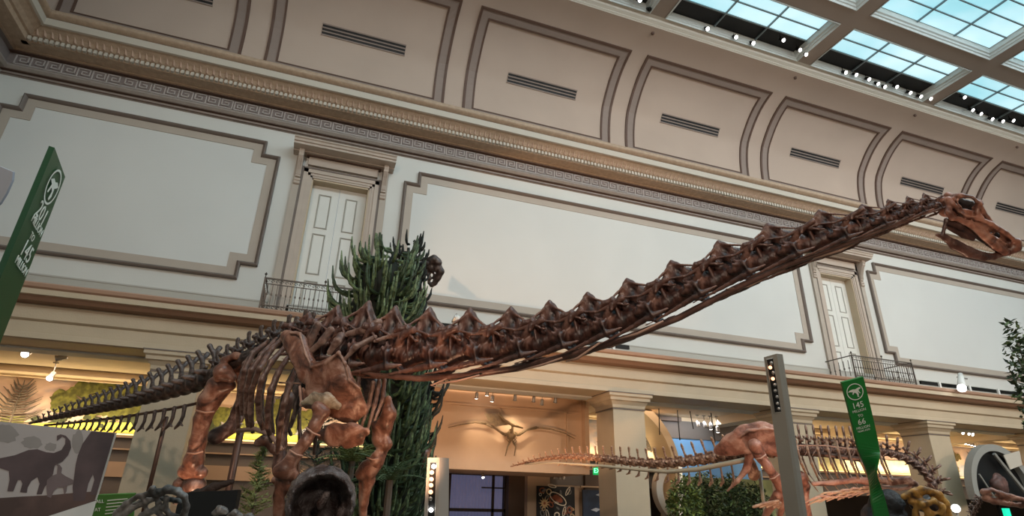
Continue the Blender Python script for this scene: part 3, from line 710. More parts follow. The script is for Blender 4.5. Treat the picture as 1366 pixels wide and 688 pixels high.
struct(MB().box(PY(900,640,18.9).x,PY(1060,640,18.9).x,18.9,19.0,0,2.6).build('trim_69',mat('green_backdrop','#8f9a6a',.8,0,.4,1.5)))
# column-like light strip left of the trees
q=PY(907,640,17.6); tag(MB().tube([PY(907,612,17.6),PY(909,688,17.6)],.07,10).build('lit_tube',mat('tube_pale','#d8c7b2',.4,emit='#fff0d8',estr=.5)),'slim pale tube standing left of the leafy trees','tube')
# curved white display left of tube
cv=thing('curved_display','pale curved display with a small dark round fossil behind the third pier','display',PY(885,688,18.2))
arch_ring(PY(905,655,18.2).x,PY(905,655,18.2).z,.75,1.0,18.0,18.3,math.pi*.6,math.pi*1.45,m_white,'curved_wall',cv)
q=PY(892,672,18.1); MB().tube([q+Vector((0,.05,0)),q,q-Vector((0,.12,0))],[.12,.16,.08],12).build('round_fossil',m_dark,cv,True)
# ---------------------------------------------------------------- grey ring arch at the far right with dark cases
ra=thing('ring_archway','large grey ring archway framing dark display panels at the right edge','archway',PY(1345,640,14.0))
C=PY(1340,657,14.0); rr=(PY(1340,594,14.0).z-C.z)/1.03; C.x=PY(1296,657,14.0).x+rr*1.03
arch_ring(C.x,C.z,rr*.88,rr*1.03,13.9,14.15,-.2,math.pi*1.05,m_archg,'ring',ra,40)
arch_ring(C.x,C.z,0.02,rr*.9,14.1,14.14,-.2,math.pi*1.05,mat('case_black','#0e0d0e',.4),'dark_panel',ra,40)
a=PY(1326,605,13.9); b=PY(1374,664,13.9); MB().tube([a,b],.06,6).build('frame_bar',m_archg,ra)
a=PY(1306,632,13.9); b=PY(1330,668,13.9); MB().tube([a,b],.03,6).build('frame_bar',m_archg,ra)
q=[PY(u,v,13.85) for u,v in ((1339,607),(1360,601),(1364,620),(1348,626))]
MB().add([tuple(x) for x in q]+[(x.x,x.y+.03,x.z) for x in q],[(0,1,2,3),(4,5,6,7),(0,1,5,4),(1,2,6,5),(2,3,7,6),(3,0,4,7)]).build('white_label',m_white,ra)
mb=MB(); c=PY(1333,646,13.75); 
for k in range(10):
    pass
bm=bmesh.new(); bmesh.ops.create_icosphere(bm,subdivisions=3,radius=.34)
for v in bm.verts:
    n=v.co.normalized(); v.co*=1-.22*max(0,math.sin(n.x*4+1)*math.cos(n.z*5))-.1*math.sin(n.y*7+n.z*6); v.co.y*=.5
me=bpy.data.meshes.new('round_skull'); bm.to_mesh(me); bm.free(); me.materials.append(mat('skull_brown','#6b4a42',.6,0,.5,5))
me.polygons.foreach_set('use_smooth',[True]*len(me.polygons))
tag(link(me,'round_fossil',None,tuple(c)),'round brown fossil head on the black panel inside the ring archway','fossil')
tag(MB().box(*( [PY(1341,686,13.6).x-.1,PY(1341,686,13.6).x+.12,13.5,13.6,PY(1341,690,13.6).z-.2,PY(1341,680,13.6).z+.05])).build('green_lamp',mat('teal_glow','#0fae8a',.5,emit='#14c79a',estr=1.2)),'small glowing teal lamp below the pink skull','lamp')
# ---------------------------------------------------------------- lighting rails on the ledge
def ledge_rail(u0,v0,u1,v1,lab,posts):
    a=PY(u0,v0,14.9); b=PY(u1,v1,14.9); root=thing('lighting_rail',lab,'light rail',((a.x+b.x)/2,14.9,5.8),'lighting rails on the ledge')
    z=5.93; MB().box(a.x,b.x,14.86,14.93,z,z+.12).build('track',m_dark,root)
    for u in posts: q=PY(u,v1,14.9); MB().box(q.x-.04,q.x+.04,14.8,14.86,z-.12,z+.14).build('clamp',m_wlamp,root)
ledge_rail(587,440,655,447,'black lighting rail on the ledge behind the neck, nearest the tree',(620,))
ledge_rail(783,458,839,466,'short black lighting rail on the ledge under the middle of the neck',(817,))
ledge_rail(1228,512,1366,528,'long black lighting rail on the ledge at the right edge',(1255,1294,1331))
p=PY(612,433,14.7); 
fl=thing('floodlight','white double floodlight standing on the ledge rail beside the tree','floodlight',(p.x,14.8,5.95))
a=PY(606,424,14.7); b=PY(624,434,14.7); c=PY(632,442,14.7)
MB().tube([a,a+(b-a)*.45,b],[.13,.1,.1],14).build('lamp_barrel',m_wlamp,fl,True)
MB().tube([a-(b-a).normalized()*.02,a+(b-a).normalized()*.02],[.14,.14],14).build('front_ring',m_clear,fl)
MB().tube([b,b+(c-b)*.5,c],[.06,.09,.1],12).build('rear_barrel',m_wlamp,fl,True)
MB().tube([PY(620,432,14.7),PY(620,441,14.7)],.03,8).build('stem',m_wlamp,fl)
q=PY(1282,512,14.5); f2=thing('floodlight','lit white floodlight on the ledge near the right edge','floodlight',(q.x,14.8,5.95))
MB().tube([PY(1281,499,14.6),PY(1282,507,14.5),PY(1283,517,14.3)],[.08,.11,.15],14).build('lamp_barrel',m_wlamp,f2,True)
MB().tube([PY(1283,516,14.31),PY(1283.2,518.5,14.28)],[.14,.14],14).build('lens',m_lens,f2)
MB().tube([PY(1277,503,14.6),PY(1290,505,14.6)],.03,8).build('yoke',m_clear,f2)
# ---------------------------------------------------------------- laylight track spots
LS=[(865,12),(942,38),(980,49),(1003,57),(1043,53),(1065,66),(1073,72),(852,0),(1126,96),(1140,99),(1157,105),(1169,111),(1178,115),(1194,115),(1212,123),(1226,128),(1239,131),(1284,129),(1295,146),(1306,151),(1321,158),(1335,161),(1349,160),(1365,168)]
ORD=['leftmost','second from the left','third from the left','fourth from the left','fifth from the left','sixth from the left','seventh from the left','next to last on the right','rightmost','last']
for i,(u,v) in enumerate(LS):
    p=PZ(u,v,17.5)
    bay='in the middle skylight bay' if 1100<u<1250 else ('in the right skylight bay' if u>1250 else 'in the left skylight bay')
    row=[x for x in LS if ((1100<x[0]<1250) if 1100<u<1250 else (x[0]>1250 if u>1250 else x[0]<1100))]; row.sort(); k=row.index((u,v))
    spot_fix(p,p+Vector((.0,-.62,-.75)),'black skylight spotlight %s, %s'%(bay,ORD[k] if k<len(row)-1 else 'rightmost'),'skylight spotlights',m_dark,1.05,u not in (865,),.32,(.05,.1,1))
# ================================================================ bone building: blended capsules, ellipsoids and cut-outs, meshed once per bone
def _smin(a,b,k): 
    h=np.maximum(k-np.abs(a-b),0)/k; return np.minimum(a,b)-h*h*k*.25
class SDF:
    def __init__(s): s.pr=[]
    def cap(s,a,b,ra,rb=None,k=.02,n=None,f=1,sub=False):
        s.pr.append(('c',np.array(a,float),np.array(b,float),ra,ra if rb is None else rb,k,None if n is None else np.array(Vector(n).normalized()),f,sub)); return s
    def chain(s,pts,rad,k=.02,n=None,f=1,sub=False):
        if not hasattr(rad,'__len__'): rad=[rad]*len(pts)
        for i in range(len(pts)-1): s.cap(pts[i],pts[i+1],rad[i],rad[i+1],k,n,f,sub)
        return s
    def mesh(s,name,h,m,noise=0,nf=8,smooth=True):
        pad=.04+h*2
        add=[p for p in s.pr if not p[8]]
        lo=np.min([np.minimum(p[1]-p[3],p[2]-p[4]) for p in add],0)-pad; hi=np.max([np.maximum(p[1]+p[3],p[2]+p[4]) for p in add],0)+pad
        N=np.ceil((hi-lo)/h).astype(int)+1
        ax=[lo[i]+h*np.arange(N[i]) for i in range(3)]
        F=np.full(N,1.,np.float32)
        for p in s.pr:
            _,a,b,ra,rb,k,n,f,sub=p
            mg=max(ra,rb)+k+2*h
            l=np.minimum(a,b)-mg; u=np.maximum(a,b)+mg
            i0=np.maximum(0,np.floor((l-lo)/h).astype(int)); i1=np.minimum(N,np.ceil((u-lo)/h).astype(int)+1)
            if (i1<=i0).any(): continue
            g=np.meshgrid(*[ax[i][i0[i]:i1[i]] for i in range(3)],indexing='ij'); Q=np.stack(g,-1)
            A,B=a,b
            if n is not None and f!=1:
                d=(Q-a)@n; Q=Q+(d*(f-1))[...,None]*n; B=b+(np.dot(b-a,n)*(f-1))*n
            ab=B-A; L=max(1e-9,ab@ab); t=np.clip(((Q-A)@ab)/L,0,1)
            d=np.linalg.norm(Q-A-t[...,None]*ab,axis=-1)-(ra+(rb-ra)*t)
            sl=tuple(slice(i0[i],i1[i]) for i in range(3))
            if sub: F[sl]=-_smin(-F[sl],d,k)
            else: F[sl]=_smin(F[sl],d,k)
        if noise:
            g=np.meshgrid(*ax,indexing='ij'); x,y,z=g
            F=F+noise*(np.sin(x*nf*3.1+2*np.sin(y*nf*1.7))*np.sin(y*nf*2.7+1.3*np.sin(z*nf*2.2))*np.sin(z*nf*3.3+x*nf)).astype(np.float32)
        return snet(F,lo,h,name,m,smooth)
def snet(F,lo,h,name,m,smooth=True):
    ins=F<0; N=F.shape
    C=[ins[i:N[0]-1+i,j:N[1]-1+j,k:N[2]-1+k] for i in (0,1) for j in (0,1) for k in (0,1)]
    sm=sum(c.astype(np.int8) for c in C); act=(sm>0)&(sm<8)
    idx=-np.ones(act.shape,np.int64); cells=np.argwhere(act); idx[act]=np.arange(len(cells))
    acc=np.zeros((len(cells),3)); cnt=np.zeros(len(cells))
    ci,cj,ck=cells.T
    offs_=[(i,j,k) for i in (0,1) for j in (0,1) for k in (0,1)]
    for a in range(8):
        for ax_ in range(3):
            o=offs_[a]
            if o[ax_]: continue
            o2=list(o); o2[ax_]=1
            fa=F[ci+o[0],cj+o[1],ck+o[2]]; fb=F[ci+o2[0],cj+o2[1],ck+o2[2]]
            x=(fa<0)!=(fb<0); t=np.where(x,fa/(np.where(x,fa-fb,1)),0)
            p=np.array(o,float)[None]*np.ones((len(cells),1)); p[:,ax_]+=t
            acc+=p*x[:,None]; cnt+=x
    V=(cells+acc/cnt[:,None])*h+lo
    quads=[]
    for ax_ in range(3):
        sl0=[slice(None)]*3; sl1=[slice(None)]*3; sl0[ax_]=slice(0,-1); sl1[ax_]=slice(1,None)
        A=ins[tuple(sl0)]; B=ins[tuple(sl1)]; x=A!=B
        e=np.argwhere(x); u,v=[q for q in range(3) if q!=ax_]
        ok=(e[:,u]>0)&(e[:,v]>0)&(e[:,u]<act.shape[u])&(e[:,v]<act.shape[v]); e=e[ok]
        fl=A[tuple(e.T)]
        def cell(du,dv):
            c=e.copy(); c[:,u]-=du; c[:,v]-=dv; return idx[tuple(c.T)]
        q=np.stack([cell(0,0),cell(1,0),cell(1,1),cell(0,1)],1)
        if ax_==1: fl=~fl
        q[~fl]=q[~fl][:,::-1]
        quads.append(q)
    Qd=np.concatenate(quads)
    # light smoothing
    me=bpy.data.meshes.new(name)
    me.vertices.add(len(V)); me.vertices.foreach_set('co',V.astype(np.float32).ravel())
    me.loops.add(len(Qd)*4); me.loops.foreach_set('vertex_index',Qd.astype(np.int32).ravel())
    me.polygons.add(len(Qd)); me.polygons.foreach_set('loop_start',np.arange(0,len(Qd)*4,4,dtype=np.int32))
    me.materials.append(m)
    me.update(calc_edges=True)
    me.polygons.foreach_set('use_smooth',[smooth]*len(Qd))
    return me
def bone_mat(name,dark,mid,light,rough=.36,sc=5,bump=.5):
    m=bpy.data.materials.new(name); m.use_nodes=True; nt=m.node_tree; b=nt.nodes['Principled BSDF']; b.inputs['Roughness'].default_value=rough
    tc=nt.nodes.new('ShaderNodeTexCoord'); n=nt.nodes.new('ShaderNodeTexNoise'); n.inputs['Scale'].default_value=sc; n.inputs['Detail'].default_value=6; n.inputs['Roughness'].default_value=.6; n.inputs['Distortion'].default_value=.6
    nt.links.new(tc.outputs['Object'],n.inputs['Vector'])
    r=nt.nodes.new('ShaderNodeValToRGB'); e=r.color_ramp.elements; e[0].position=.36; e[0].color=(*lin(dark),1); e[1].position=.72; e[1].color=(*lin(light),1)
    x=e.new(.52); x.color=(*lin(mid),1)
    nt.links.new(n.outputs['Fac'],r.inputs[0])
    # paler convex edges
    g=nt.nodes.new('ShaderNodeNewGeometry'); rr=nt.nodes.new('ShaderNodeValToRGB'); rr.color_ramp.elements[0].position=.52; rr.color_ramp.elements[1].position=.62
    mx=nt.nodes.new('ShaderNodeMix'); mx.data_type='RGBA'; nt.links.new(g.outputs['Pointiness'],rr.inputs[0]); nt.links.new(rr.outputs[0],mx.inputs[0])
    nt.links.new(r.outputs[0],mx.inputs[6]); mx.inputs[7].default_value=(*lin(light),1)
    nt.links.new(mx.outputs[2],b.inputs['Base Color'])
    n2=nt.nodes.new('ShaderNodeTexNoise'); n2.inputs['Scale'].default_value=sc*6; n2.inputs['Detail'].default_value=5
    nt.links.new(tc.outputs['Object'],n2.inputs['Vector']); bp=nt.nodes.new('ShaderNodeBump'); bp.inputs['Strength'].default_value=bump; bp.inputs['Distance'].default_value=.01
    nt.links.new(n2.outputs['Fac'],bp.inputs['Height']); nt.links.new(bp.outputs[0],b.inputs['Normal'])
    return m
m_bone=bone_mat('fossil_brown','#2b1c18','#5d3f34','#a3887c')
m_bone_r=bone_mat('fossil_rust','#40281f','#7c5241','#b08d7b')
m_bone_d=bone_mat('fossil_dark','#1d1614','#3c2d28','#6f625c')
m_bone_n=bone_mat('fossil_neck','#241512','#4e3027','#8c6a5e',.38,4)
m_bone_g=bone_mat('fossil_grey','#2b2827','#5f5b58','#9c9a97',.4)
m_bone_a=bone_mat('fossil_amber','#3f2712','#a8742c','#d9a860',.45,4)
m_bone_p=bone_mat('fossil_pink','#4c2c24','#9a6753','#d2a48f')
m_steel=mat('armature_brown','#5a4034',.4,.5,.2,8)
m_band=m_band; m_strap=mat('pale_strap','#b58c78',.5)
# ---------------- vertebra shapes (x = towards the head, z = up)
def cervical(k=0):
    s=SDF(); Y_=(0,1,0)
    # body and the tall thin-walled arch over it
    s.chain([(-.5,0,-.02),(-.2,0,.02),(.2,0,.02),(.5,0,.0)],[.125,.09,.09,.11],.04)
    s.cap((.5,0,0),(.6,0,.01),.1,.07,.03)
    s.cap((-.4,0,.12),(.45,0,.08),.12,.10,.05,Y_,1.8)
    s.cap((-.38,0,.22),(.2,0,.2),.09,.09,.05,Y_,1.8)
    for q in (-1,1):
        s.chain([(-.25,q*.06,.2),(-.45,q*.13,.27),(-.66,q*.15,.27)],[.05,.05,.045],.03)
        s.cap((-.66,q*.15,.27),(-.74,q*.16,.24),.05,.03,.02)
        s.chain([(.25,q*.06,.12),(.5,q*.14,.2),(.78,q*.15,.25)],[.05,.045,.04],.03)
        # shelf between the joints, thin and sharp edged
        s.chain([(-.6,q*.16,.27),(-.25,q*.15,.24),(.15,q*.14,.18),(.7,q*.16,.23)],[.03,.022,.022,.03],.012)
        # sloping laminae
        s.cap((-.5,q*.15,.25),(.2,q*.21,-.02),.022,.024,.015)
        s.cap((.55,q*.15,.19),(.28,q*.21,-.02),.022,.026,.015)
        s.cap((-.1,q*.10,.22),(.24,q*.2,.0),.03,.03,.03)
        s.cap((-.45,q*.08,.22),(-.42,q*.1,.05),.04,.04,.03)
        s.cap((-.05,q*.12,.02),(.22,q*.18,-.06),.07,.06,.04,Y_,1.5)
        # side process and rib
        s.chain([(.22,q*.16,.03),(.26,q*.22,-.03),(.28,q*.21,-.14)],[.05,.04,.035],.03)
        s.cap((.1,q*.08,-.07),(.26,q*.18,-.15),.035,.03,.03)
        s.chain([(.6,q*.15,-.12),(.3,q*.20,-.15),(-.1,q*.18,-.18),(-.5,q*.16,-.21),(-1.0,q*.13,-.23)],[.012,.042,.035,.02,.012],.02)
        # hollows
        s.cap((-.3,q*.17,.03),(-.02,q*.17,.06),.075,.06,.012,sub=True)
        s.cap((-.2,q*.17,.19),(.05,q*.17,.14),.045,.045,.012,sub=True)
        s.cap((.38,q*.17,.07),(.46,q*.16,.09),.05,.04,.012,sub=True)
    s.cap((-.36,-.3,.14),(-.36,.3,.14),.022,.022,.01,sub=True)
    # crest
    s.chain([(-.58,0,.25),(-.3,0,.34),(-.16,0,.45),(-.08,0,.50),(.0,0,.44),(.12,0,.32),(.45,0,.2)],[.04,.05,.055,.05,.05,.05,.03],.05,Y_,1.3)
    s.cap((-.12,0,.25),(-.09,0,.44),.15,.07,.05,Y_,2.6)
    for q in (-1,1):
        s.cap((-.55,q*.13,.28),(-.13,q*.03,.47),.016,.025,.015)
        s.cap((.5,q*.12,.22),(-.02,q*.03,.46),.016,.022,.015)
    return s.mesh('vertebra',.02,m_bone_n,.006,7)
def dorsal():
    s=SDF()
    s.chain([(-.5,0,0),(0,0,.02),(.5,0,0)],[.42,.32,.42],.06)
    s.chain([(0,0,.3),(0,0,.9)],[.24,.16],.1)
    for q in (-1,1):
        s.chain([(0,q*.1,.75),(0,q*.3,1.25),(.05,q*.34,1.6)],[.14,.12,.16],.08)
        s.chain([(0,q*.1,.6),(0,q*.5,.8),(0,q*.85,.82)],[.14,.11,.14],.08)
        s.cap((0,q*.45,.4),(0,q*.75,.75),.07,.08,.06)
        s.cap((.1,q*.2,.6),(.45,q*.25,.65),.1,.1,.06)
        s.cap((-.1,q*.2,.7),(-.45,q*.22,.75),.1,.1,.06)
        s.cap((-.1,q*.4,.05),(.1,q*.4,.05),.14,.14,.05,sub=True)
    return s.mesh('vertebra',.06,m_bone_d,.015,3)
def caudal(lo=False):
    s=SDF()
    s.chain([(-.5,0,0),(0,0,0),(.5,0,0)],[.40,.30,.40],.08)
    s.chain([(0,0,.3),(-.12,0,.7),(-.25,0,1.1)],[.2,.12,.12],.1,(0,1,0),1.3)
    for q in (-1,1):
        s.cap((-.25,q*.02,1.05),(-.32,q*.2,1.38),.09,.12,.08)
        s.chain([(0,q*.3,.1),(0,q*.7,.08)],[.16,.10],.08)
        s.cap((.1,q*.12,.4),(.6,q*.15,.5),.1,.08,.05)
    return s.mesh('vertebra',.075 if lo else .06,m_bone_d,.015,3)
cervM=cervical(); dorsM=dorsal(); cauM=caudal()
def chevronmesh():
    s=SDF(); s.chain([(0,0,0),(.05,0,-.45),(-.1,0,-.75)],[.12,.09,.1],.05); s.cap((-.1,0,-.75),(-.5,0,-.95),.11,.06,.05); s.cap((-.1,0,-.75),(.2,0,-.9),.08,.05,.05)
    return s.mesh('chevron',.05,m_bone_d)
chevM=chevronmesh()
def frame(c,t,sx,sy,sz,up=Vector((0,0,1))):
    t=t.normalized(); y=up.cross(t).normalized(); z=t.cross(y)
    return Matrix(((t.x*sx,y.x*sy,z.x*sz,c.x),(t.y*sx,y.y*sy,z.y*sz,c.y),(t.z*sx,y.z*sy,z.z*sz,c.z),(0,0,0,1)))
def put(me,name,parent,mtx):
    o=bpy.data.objects.new(name,me); COL.objects.link(o); o.parent=parent
    o.matrix_basis=Matrix.Translation(-Vector(parent.location))@mtx; return o
def bone(name,parent,s,h=.012,m=None,noise=.003,nf=10):
    me=s.mesh(name,h,m or m_bone,noise,nf); me.name=name
    c=np.zeros(len(me.vertices)*3,np.float32); me.vertices.foreach_get('co',c); c=c.reshape(-1,3); o0=c.mean(0); me.vertices.foreach_set('co',(c-o0).ravel())
    me.update(); return link(me,name,parent,tuple(float(x) for x in o0))
def pch(px): return [P(*q) for q in px]
# ================================================================ the long necked skeleton
sau=thing('sauropod_skeleton','huge brown long-necked dinosaur skeleton with its neck reaching right across the hall','skeleton',(-1.2,7.5,0))
NK=[(1262,270,4.72,30),(1243,274,4.74,34),(1222,279,4.75,36),(1199,286,4.8,42),(1166,297,4.85,50),(1112,314,5.0,66),(1045,336,5.2,74),(981,361,5.4,78),(918,389,5.6,80),(856,416,5.8,82),(798,437,6.0,82),(743,451,6.2,84),(688,462,6.4,86),(630,469,6.6,92),(572,472,6.75,98),(520,472,6.9,100),(478,468,7.1,104),(438,462,7.3,86),(404,458,7.45,66),(372,458,7.65,60)]
pts=[P(u,v,d) for u,v,d,h in NK]
for i in range(1,len(pts)-1):
    t=(pts[i-1]-pts[i+1]); L=t.length/2; H=NK[i][3]*NK[i][2]/FPX
    sz=H/.80
    o=put(cervM,'neck_vertebra',sau,frame(pts[i]-Vector((0,0,.02)),t,L*.98,sz*1.0,sz))
# steel rod and rib bundle under the neck
def tube(name,parent,px,rad,m,n=8,flat=1): return MB().tube(pch(px),rad,n,0,flat).build(name,m,parent,True)
tube('neck_rod',sau,[(1246,279,4.7),(1150,317,4.85),(1050,353,5.1),(980,385,5.3),(905,424,5.55),(830,453,5.8),(760,474,6.05),(690,491,6.3),(620,501,6.55),(560,505,6.75),(500,500,6.95),(470,490,7.1)],[.012,.02,.026,.03,.032,.034,.036,.036,.036,.036,.03,.03],m_bone_n,10)
for px in ([(1160,314,4.9),(1120,334,4.95),(1085,345,5.0)],[(1055,350,5.1),(1000,381,5.25),(968,386,5.3)],[(885,428,5.5),(850,445,5.6),(825,452,5.7)],[(800,457,5.8),(770,478,5.9),(755,482,6.0)],[(750,477,6.0),(725,486,6.1),(690,495,6.2)],[(640,500,6.4),(610,508,6.5),(580,512,6.6)],[(600,503,6.6),(575,514,6.6),(590,518,6.6)]):
    tube('neck_rib',sau,px,[.010,.014,.006],m_bone_r,6)
# ---- skull
def sk():
    s=SDF(); W=1.35
    def ch(px,rad,k=.012,n=None,f=1): s.chain(px,[r*W for r in rad],k,n,f)
    for q,dz in ((1,4.62),(-1,4.88)):
        m_=4.75
        ch([P(1263,263,m_+.02),P(1281,261,dz),P(1296,264,dz),P(1306,272,dz),P(1311,283,dz+.02*q),P(1321,295,m_-.05*q)],[.016,.017,.014,.016,.015,.014])
        ch([P(1264,266,dz+.03*q),P(1270,272,dz),P(1279,280,dz),P(1288,287,dz),P(1300,290,dz)],[.018,.016,.014,.016,.014])
        ch([P(1278,267,dz),P(1283,281,dz),P(1290,288,dz)],[.012,.011,.014],.01)
        ch([P(1304,275,dz),P(1303,284,dz),P(1308,291,dz)],[.014,.013,.018],.01)
        ch([P(1290,287,dz),P(1303,291,dz),P(1321,299,dz+.03*q),P(1341,311,dz+.06*q),P(1356,323,dz+.09*q)],[.014,.016,.018,.016,.014])
        ch([P(1276,292,dz),P(1294,299,dz),P(1309,312,dz+.02*q),P(1326,327,dz+.05*q),P(1340,335,dz+.08*q)],[.014,.022,.022,.022,.026],.012,CF,1.4)
        ch([P(1266,273,dz+.02*q),P(1265,283,dz),P(1270,291,dz),P(1280,292,dz)],[.016,.018,.016,.014])
        s.cap(P(1322,300,dz+.03*q),P(1329,309,dz+.04*q),.012,.012,.01)
    for dz in (4.65,4.87):
        s.chain([P(1266,268,dz),P(1284,266,dz),P(1299,271,dz),P(1307,281,dz)],[.030,.036,.036,.034],.02,CF,2.4)
        s.chain([P(1273,282,dz),P(1288,284,dz),P(1303,289,dz)],[.026,.032,.036],.02,CF,2.4)
        s.chain([P(1288,293,dz),P(1305,300,dz),P(1322,311,dz),P(1339,322,4.75+(dz-4.76)*.5),P(1350,328,4.75)],[.034,.042,.042,.036,.03],.02,CF,2.4)
    for a,b in ((4.40,4.70),(4.82,5.1)):
        s.cap(P(1291,271,a),P(1291,271,b),.044,.044,.01,sub=True)
        s.cap(P(1284,269,a),P(1284,269,b),.028,.028,.01,sub=True)
    s.chain([P(1283,279,4.60),P(1291,283,4.60),P(1298,286,4.62)],.020,.008,sub=True)
    s.chain([P(1306,297,4.60),P(1318,304,4.62),P(1332,314,4.66),P(1345,323,4.70)],[.016,.026,.024,.018],.008,sub=True)
    s.chain([P(1357,322,4.72),P(1355,330,4.73),P(1344,336,4.74)],[.028,.034,.032],.03)
    s.chain([P(1256,268,4.75),P(1262,280,4.75),P(1270,285,4.75)],[.035,.05,.035],.03)
    s.cap(P(1264,260,4.75),P(1270,262,4.75),.026,.022,.02)
    s.cap(P(1307,269,4.7),P(1309,272,4.8),.018,.018,.012)
    return s
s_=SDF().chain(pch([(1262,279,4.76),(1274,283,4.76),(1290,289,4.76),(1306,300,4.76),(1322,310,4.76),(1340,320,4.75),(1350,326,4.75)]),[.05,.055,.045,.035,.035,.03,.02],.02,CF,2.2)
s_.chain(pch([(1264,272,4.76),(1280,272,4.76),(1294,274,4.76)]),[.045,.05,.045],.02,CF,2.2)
bone('skull_cavity_shade',sau,s_,.012,m_bone_d,.002,14)  # dark plate painted in for the shade inside the skull openings
bone('skull',sau,sk(),.0075,m_bone_p,.0015,20)
def jaw():
    s=SDF()
    for q,dz in ((1,4.64),(-1,4.86)):
        s.chain([P(1250,313,dz),P(1261,317,dz),P(1273,326,dz),P(1292,336,dz),P(1312,342,dz+.04*q),P(1326,342,dz+.07*q),P(1340,337,dz+.09*q)],[.014,.026,.042,.044,.034,.026,.026],.015,(CF),1.5)
        s.chain([P(1262,293,dz+.01*q),P(1260,303,dz),P(1257,314,dz)],[.016,.012,.016],.012)
        s.chain([P(1264,296,dz),P(1280,301,dz),P(1300,311,dz+.02*q),P(1318,325,dz+.05*q),P(1330,335,dz+.08*q)],[.022,.032,.030,.020,.014],.012,CF,1.8)
        s.chain([P(1268,303,dz+.02*q),P(1285,313,dz+.02*q),P(1298,319,dz+.03*q)],[.030,.028,.018],.012,CF,2.4)
    s.cap(P(1341,337,4.72),P(1341,337,4.78),.024,.024,.02)
    return s
bone('lower_jaw',sau,jaw(),.0075,m_bone_n,.0015,20)
# ---- back
BK=[(478,462,7.1),(452,452,7.25),(428,447,7.4),(406,447,7.55),(386,450,7.7),(367,456,7.85),(350,463,8.0),(334,470,8.15),(319,478,8.3),(305,486,8.45),(292,494,8.6),(278,502,8.75)]
pts=[P(*q) for q in BK]
for i in range(3,len(pts)-1):
    t=pts[i-1]-pts[i+1]; L=t.length/2; z=[.30,.27,.24,.22,.2,.2,.2,.2,.2,.2,.2,.2][i]
    put(dorsM,'back_vertebra',sau,frame(pts[i]-Vector((0,0,z*.2)),t,L*.95,z*.85,z))
# big spread processes over the shoulder
for (a,b,c,r) in (((408,478,7.1),(415,452,7.1),(424,434,7.15),.05),((413,470,6.95),(430,455,6.9),(441,440,6.95),.045),((440,470,6.8),(450,455,6.8),(455,448,6.9),.05),((458,482,6.75),(475,462,6.75),(500,450,6.85),.035),((463,446,7.0),(485,440,6.95),(505,430,7.0),.05),((500,455,6.8),(530,445,6.8),(545,440,6.85),.035)):
    s=SDF().chain([P(*a),P(*b),P(*c)],[r*.8,r,r*1.1],.03,CF,1.6); bone('spine_process',sau,s,.02,m_bone,.004,9)
# ---- tail
TL=[(290,500,8.7),(262,511,9.0),(232,520,9.4),(200,529,9.85),(168,537,10.35),(135,544,10.9),(100,551,11.5),(70,557,12.0),(42,564,12.5)]
TP=[tuple(P(*q)) for q in TL]; TC=[Vector(p) for p in cr(TP,12)]
ln=[0]
for a,b in zip(TC,TC[1:]): ln.append(ln[-1]+(b-a).length)
arr=np.array([tuple(p) for p in TC])
def along(s): return Vector([float(np.interp(s,ln,arr[:,j])) for j in range(3)])
s=.1;k=0
while s<ln[-1]-.05:
    f=s/ln[-1]; R_=.30*(1-f)**.7+.045; pitch=.36-.12*f
    t=(along(max(0,s-.05))-along(min(ln[-1],s+.05)))
    put(cauM,'tail_vertebra',sau,frame(along(s),t,pitch*1.02,R_*1.15,R_*1.05))
    if 1<k and f<.85: put(chevM,'chevron',sau,frame(along(s)-Vector((0,0,R_*.42+.17*(1-f)+.04)),t,pitch*1.0,R_*.9,R_*.95+.03))
    s+=pitch;k+=1
MB().tube([P(u,v,d) for u,v,d in ((295,529,8.6),(262,538,9.0),(230,545,9.4),(200,550,9.85),(165,556,10.35),(130,560,10.9),(95,564,11.5),(60,567,12.1))],.025,8).build('tail_rod',m_steel,sau,True)
def post(px,r,name='support_post'):
    a=P(*px[0]); b=P(*px[1]); d=b-a; e=a+d*((0-a.z)/d.z) if abs(d.z)>.01 else b
    MB().tube([a,e],r,10).build(name,m_steel,sau,True)
post([(222,556,9.5),(198,655,9.5)],.035)
post([(321,575,8.0),(298,688,7.8)],.05)
post([(400,560,7.6),(396,688,7.6)],.02)
# ---- ribs (near side, then the far side a body width deeper)
RB=[[(341,466,8.0),(327,485,7.75),(321,508,7.6),(318,538,7.6),(318,578,7.75)],
[(358,455,7.9),(337,471,7.6),(326,494,7.45),(322,520,7.45),(323,552,7.6)],
[(369,452,7.8),(349,473,7.5),(335,494,7.35),(329,520,7.35),(329,550,7.45),(332,572,7.6)],
[(381,447,7.7),(362,466,7.4),(346,492,7.2),(336,520,7.2),(334,550,7.3),(337,576,7.5)],
[(390,452,7.6),(362,482,7.2),(349,507,7.05),(344,534,7.05),(346,558,7.15),(353,578,7.3)],
[(397,456,7.5),(371,497,7.05),(361,520,6.95),(357,545,6.95),(357,569,7.0),(362,588,7.2)],
[(405,470,7.4),(387,512,6.95),(379,538,6.85),(374,564,6.85),(370,603,7.0)],
[(418,480,7.3),(406,513,7.3),(397,540,7.3),(388,568,7.3)]]
for i,r in enumerate(RB):
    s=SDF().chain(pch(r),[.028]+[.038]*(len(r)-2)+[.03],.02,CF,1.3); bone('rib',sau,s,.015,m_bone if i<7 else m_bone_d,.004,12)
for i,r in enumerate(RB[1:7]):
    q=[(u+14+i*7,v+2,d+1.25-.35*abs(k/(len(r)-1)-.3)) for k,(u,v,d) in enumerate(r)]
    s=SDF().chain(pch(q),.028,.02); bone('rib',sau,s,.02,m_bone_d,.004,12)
# gut rods between the rib tips
tube('breast_rod',sau,[(318,574,7.7),(340,572,7.4),(362,580,7.1),(376,600,7.0)],.03,m_bone,8)
